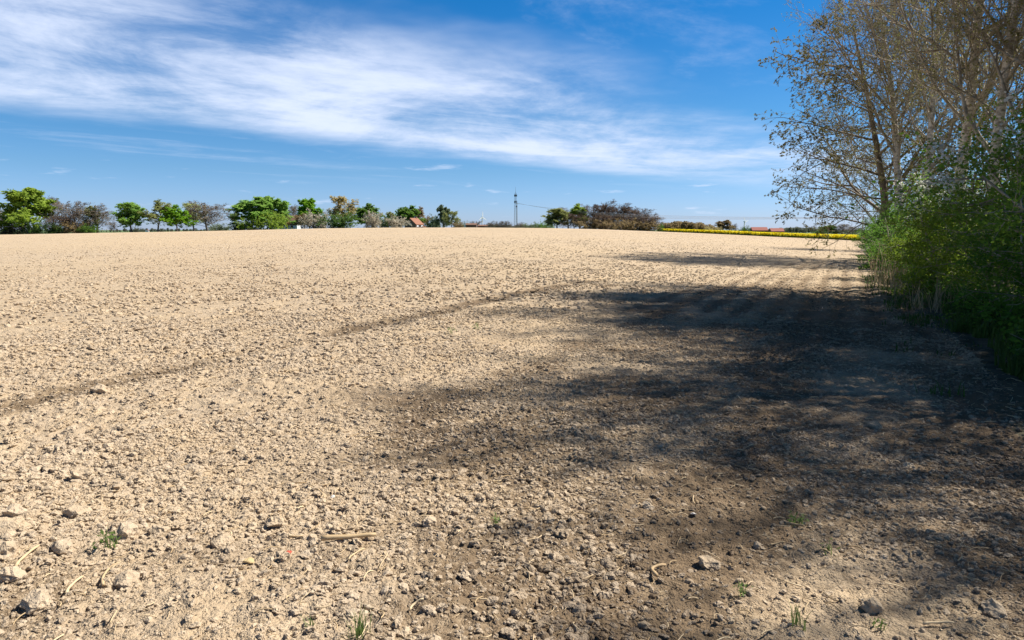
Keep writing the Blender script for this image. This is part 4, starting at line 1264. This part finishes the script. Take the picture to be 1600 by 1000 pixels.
t, gz = gable_house('white_house', 'low white-walled house with brown roof half hidden by trees', 453, 350, 9, 8.0, 2.7, 7.2, R(90), 'white_wall', 'roof_brown')
t.location.x += 4.0
t.location.z = at(453, 337, 350)[2] - 7.2
for k in range(3): pane(t, 'window', 'glass', -4.56, -4.45, 1.0 + k * 2.4, 2.2 + k * 2.4, 1.0, 2.2)
MB().poly([(-4.6, -0.12, 2.7), (4.6, -0.12, 2.7), (0, -0.12, 7.2), (-4.6, -0.03, 2.7), (4.6, -0.03, 2.7), (0, -0.03, 7.2)],
          [(0, 1, 2), (5, 4, 3), (0, 3, 4, 1), (1, 4, 5, 2), (2, 5, 3, 0)]).build('tile_hung_gable', M['roof_brown'], t)
sk = MB().poly([(-2.4, 3.2, 5.05), (-1.2, 3.2, 6.25), (-1.2, 4.8, 6.25), (-2.4, 4.8, 5.05), (-2.5, 3.2, 5.2), (-1.3, 3.2, 6.4), (-1.3, 4.8, 6.4), (-2.5, 4.8, 5.2)],
               [(3, 2, 1, 0), (4, 5, 6, 7), (0, 1, 5, 4), (1, 2, 6, 5), (2, 3, 7, 6), (3, 0, 4, 7)]).build('skylight', M['glass'], t)

t, gz = gable_house('brick_shed', 'long low red brick shed left of the wind turbine', 737, 500, 5.0, 7.5, 2.4, 3.4, R(90), 'brick', 'roof_brown')
t.location.x += 3.5
t.location.z = at(737, 349.0, 500)[2] - 3.5
t, gz = gable_house('brick_shed', 'second low brick shed right below the wind turbine', 755, 505, 5.0, 7.0, 1.9, 2.7, R(90), 'brick', 'roof_brown')
t.location.x += 3.4
t.location.z = at(755, 351.2, 505)[2] - 2.8
t, gz = gable_house('white_hut', 'tiny white hut at the left end of the brick sheds', 726, 498, 2.4, 3.0, 1.6, 2.3, 0, 'white_wall', 'white_wall', 0.1)
t.location.z = at(726, 352.3, 498)[2] - 2.4
t, gz = gable_house('farmhouse', 'left of two long red roofed farm buildings beyond the yellow field', 1186, 640, 9.0, 14.0, 2.2, 5.0, R(88), 'brick', 'roof_red')
t.location.x += 7
t.location.z = at(1186, 354.8, 640)[2] - 5.2
t, gz = gable_house('farmhouse', 'right of two long red roofed farm buildings beyond the yellow field', 1213, 620, 8.0, 11.5, 2.0, 4.6, R(92), 'brick', 'roof_red')
t.location.x += 5.7
t.location.z = at(1213, 356.4, 620)[2] - 4.8
t, gz = gable_house('far_house', 'tiny far white house with red roof under the lone trees at left', 229, 1500, 7.0, 8.0, 3.2, 5.6, R(20), 'white_wall', 'roof_red')
t.location.z = at(229, 358.7, 1500)[2] - 5.6


# ------------------------------------------------------------------ wind turbines, lattice mast, overhead line
def turbine(px, hub_py, blade_px, blade_m, a0, yaw, label):
    Y = blade_m * FPX / blade_px
    p = at(px, hub_py, Y)
    gz = float(land(p[0], p[1]))
    t = thing('wind_turbine', label, 'wind turbine', (p[0], p[1], gz), yaw, 'wind turbines on the horizon')
    H = p[2] - gz
    MB().bar((0, 0, 0), (0, 0, H), 3.8, 2.6, 14).build('tower', M['white_paint'], t)
    MB().box(-1.9, 1.9, -3.5, 7, H - 1.6, H + 2.2).build('nacelle', M['white_paint'], t)
    MB().bar((0, -3.5, H), (0, -6.5, H), 2.2, 0.8, 12).build('hub', M['white_paint'], t)
    for k in range(3):
        a = a0 + k * math.tau / 3
        d = np.array((math.sin(a), 0, math.cos(a))); e = np.array((math.cos(a), 0, -math.sin(a)))
        c = np.array((0, -5.0, H))
        pts = []
        for s_, wd in ((0.02, 2.4), (0.2, 5.6), (0.6, 4.2), (1.0, 1.2)):
            q = c + d * blade_m * s_
            pts += [q - e * wd * 0.4 + np.array((0, -0.25, 0)), q + e * wd * 0.6 + np.array((0, -0.25, 0)), q + e * wd * 0.6 + np.array((0, 0.25, 0)), q - e * wd * 0.4 + np.array((0, 0.25, 0))]
        fs = [(0, 1, 2, 3), (15, 14, 13, 12)]
        for s_ in range(3):
            for e_ in range(4):
                fs.append((s_ * 4 + e_, s_ * 4 + 4 + e_, s_ * 4 + 4 + (e_ + 1) % 4, s_ * 4 + (e_ + 1) % 4))
        MB().poly(pts, fs).build('blade', M['white_paint'], t)


turbine(753.4, 339.2, 8.8, 34.0, 0.0, 0.75, 'white wind turbine with one blade straight up, left of the mast')
turbine(1163.5, 346.3, 9.4, 34.0, R(-42), 0.75, 'white wind turbine with blades in a V above the small dark bush')

MY = 600.0
pb, ptop = at(805.5, 356, MY), at(805.5, 301.5, MY)
mz0 = float(land(pb[0], pb[1]))
mast = thing('lattice_mast', 'tall thin steel lattice radio mast on the skyline', 'mast', (pb[0], pb[1], mz0))
H = ptop[2] - mz0
lg = []
for sx in (-1, 1):
    for sy in (-1, 1):
        MB().bar((sx * 1.35, sy * 1.35, 0), (sx * 0.55, sy * 0.55, H), 0.13, 0.10, 5).build('leg', M['steel'], mast)
br = MB()
nb = 16
for k in range(nb):
    z0, z1 = H * k / nb, H * (k + 1) / nb
    w0, w1 = 1.35 - 0.8 * k / nb, 1.35 - 0.8 * (k + 1) / nb
    for (ax, ay), (bx, by) in (((-1, -1), (1, -1)), ((1, -1), (1, 1)), ((1, 1), (-1, 1)), ((-1, 1), (-1, -1))):
        br.bar((ax * w0, ay * w0, z0), (bx * w1, by * w1, z1), 0.07, None, 4)
        br.bar((bx * w0, by * w0, z0), (ax * w1, ay * w1, z1), 0.07, None, 4)
        br.bar((ax * w1, ay * w1, z1), (bx * w1, by * w1, z1), 0.06, None, 4)
br.build('bracing', M['steel'], mast)
MB().bar((0, 0, H), (0, 0, H + 5.5), 0.14, 0.06, 6).build('spike', M['steel'], mast)
za = at(805.5, 305.5, MY)[2] - mz0
zb = at(805.5, 315.5, MY)[2] - mz0
for z_, n_ in ((za, 3), (zb, 3)):
    for k in range(n_):
        a = k * math.tau / n_ + 0.4
        MB().box(-0.35, 0.35, -0.25, 0.25, -0.9, 0.9).build('antenna', M['dark_steel'], mast, (1.05 * math.cos(a), 1.05 * math.sin(a), z_))
MB().bar((0.9, -0.9, zb - 4), (0.9, -1.3, zb - 4), 0.7, 0.6, 10).build('dish', M['dark_steel'], mast)

pa, pbk = at(808.0, 317.5, 420), at(1349, 339, 165)
za0, zb0 = float(land(pa[0], pa[1])), float(land(pbk[0], pbk[1]))
for (p_, z_, lb) in ((pa, za0, 'pale wooden line pole beside the lattice mast'), (pbk, zb0, 'pale line pole behind the tip of the hedge')):
    t = thing('line_pole', lb, 'pole', (p_[0], p_[1], z_), 0.6, 'poles of the overhead line')
    hh = p_[2] - z_
    MB().bar((0, 0, 0), (0, 0, hh + 0.3), 0.16, 0.12, 8).build('post', M['wood_pole'], t)
    MB().box(-1.3, 1.3, -0.08, 0.08, hh - 0.35, hh - 0.2).build('crossarm', M['steel'], t)
    for sx in (-1.15, 0.0, 1.15):
        MB().bar((sx, 0, hh - 0.2), (sx, 0, hh), 0.06, 0.05, 6).build('insulator', M['white_paint'], t)
ca, sa = math.cos(0.6), math.sin(0.6)
for k, (sx, lb) in enumerate(((-1.15, 'overhead wire nearest the field'), (0.0, 'middle overhead wire crossing in front of the brown grove'), (1.15, 'overhead wire farthest from the field'))):
    n = 40
    t_ = np.linspace(0, 1, n)
    X = pa[0] + (pbk[0] - pa[0]) * t_ + sx * ca; Y = pa[1] + (pbk[1] - pa[1]) * t_ + sx * sa
    Z = pa[2] + (pbk[2] - pa[2]) * t_ - 4 * (2.6 + 0.5 * k) * t_ * (1 - t_)
    P = np.stack([X - X[0], Y - Y[0], Z - Z[0]], 1)[None]
    v_, f_ = tubes(P, np.full((1, n), 0.035), 5)
    o = link('overhead_wire', mesh_np('overhead_wire', v_, f_, [M['wire']], None, True), None, (X[0], Y[0], Z[0]))
    tag(o, lb, 'wire', 'wires of the overhead line')
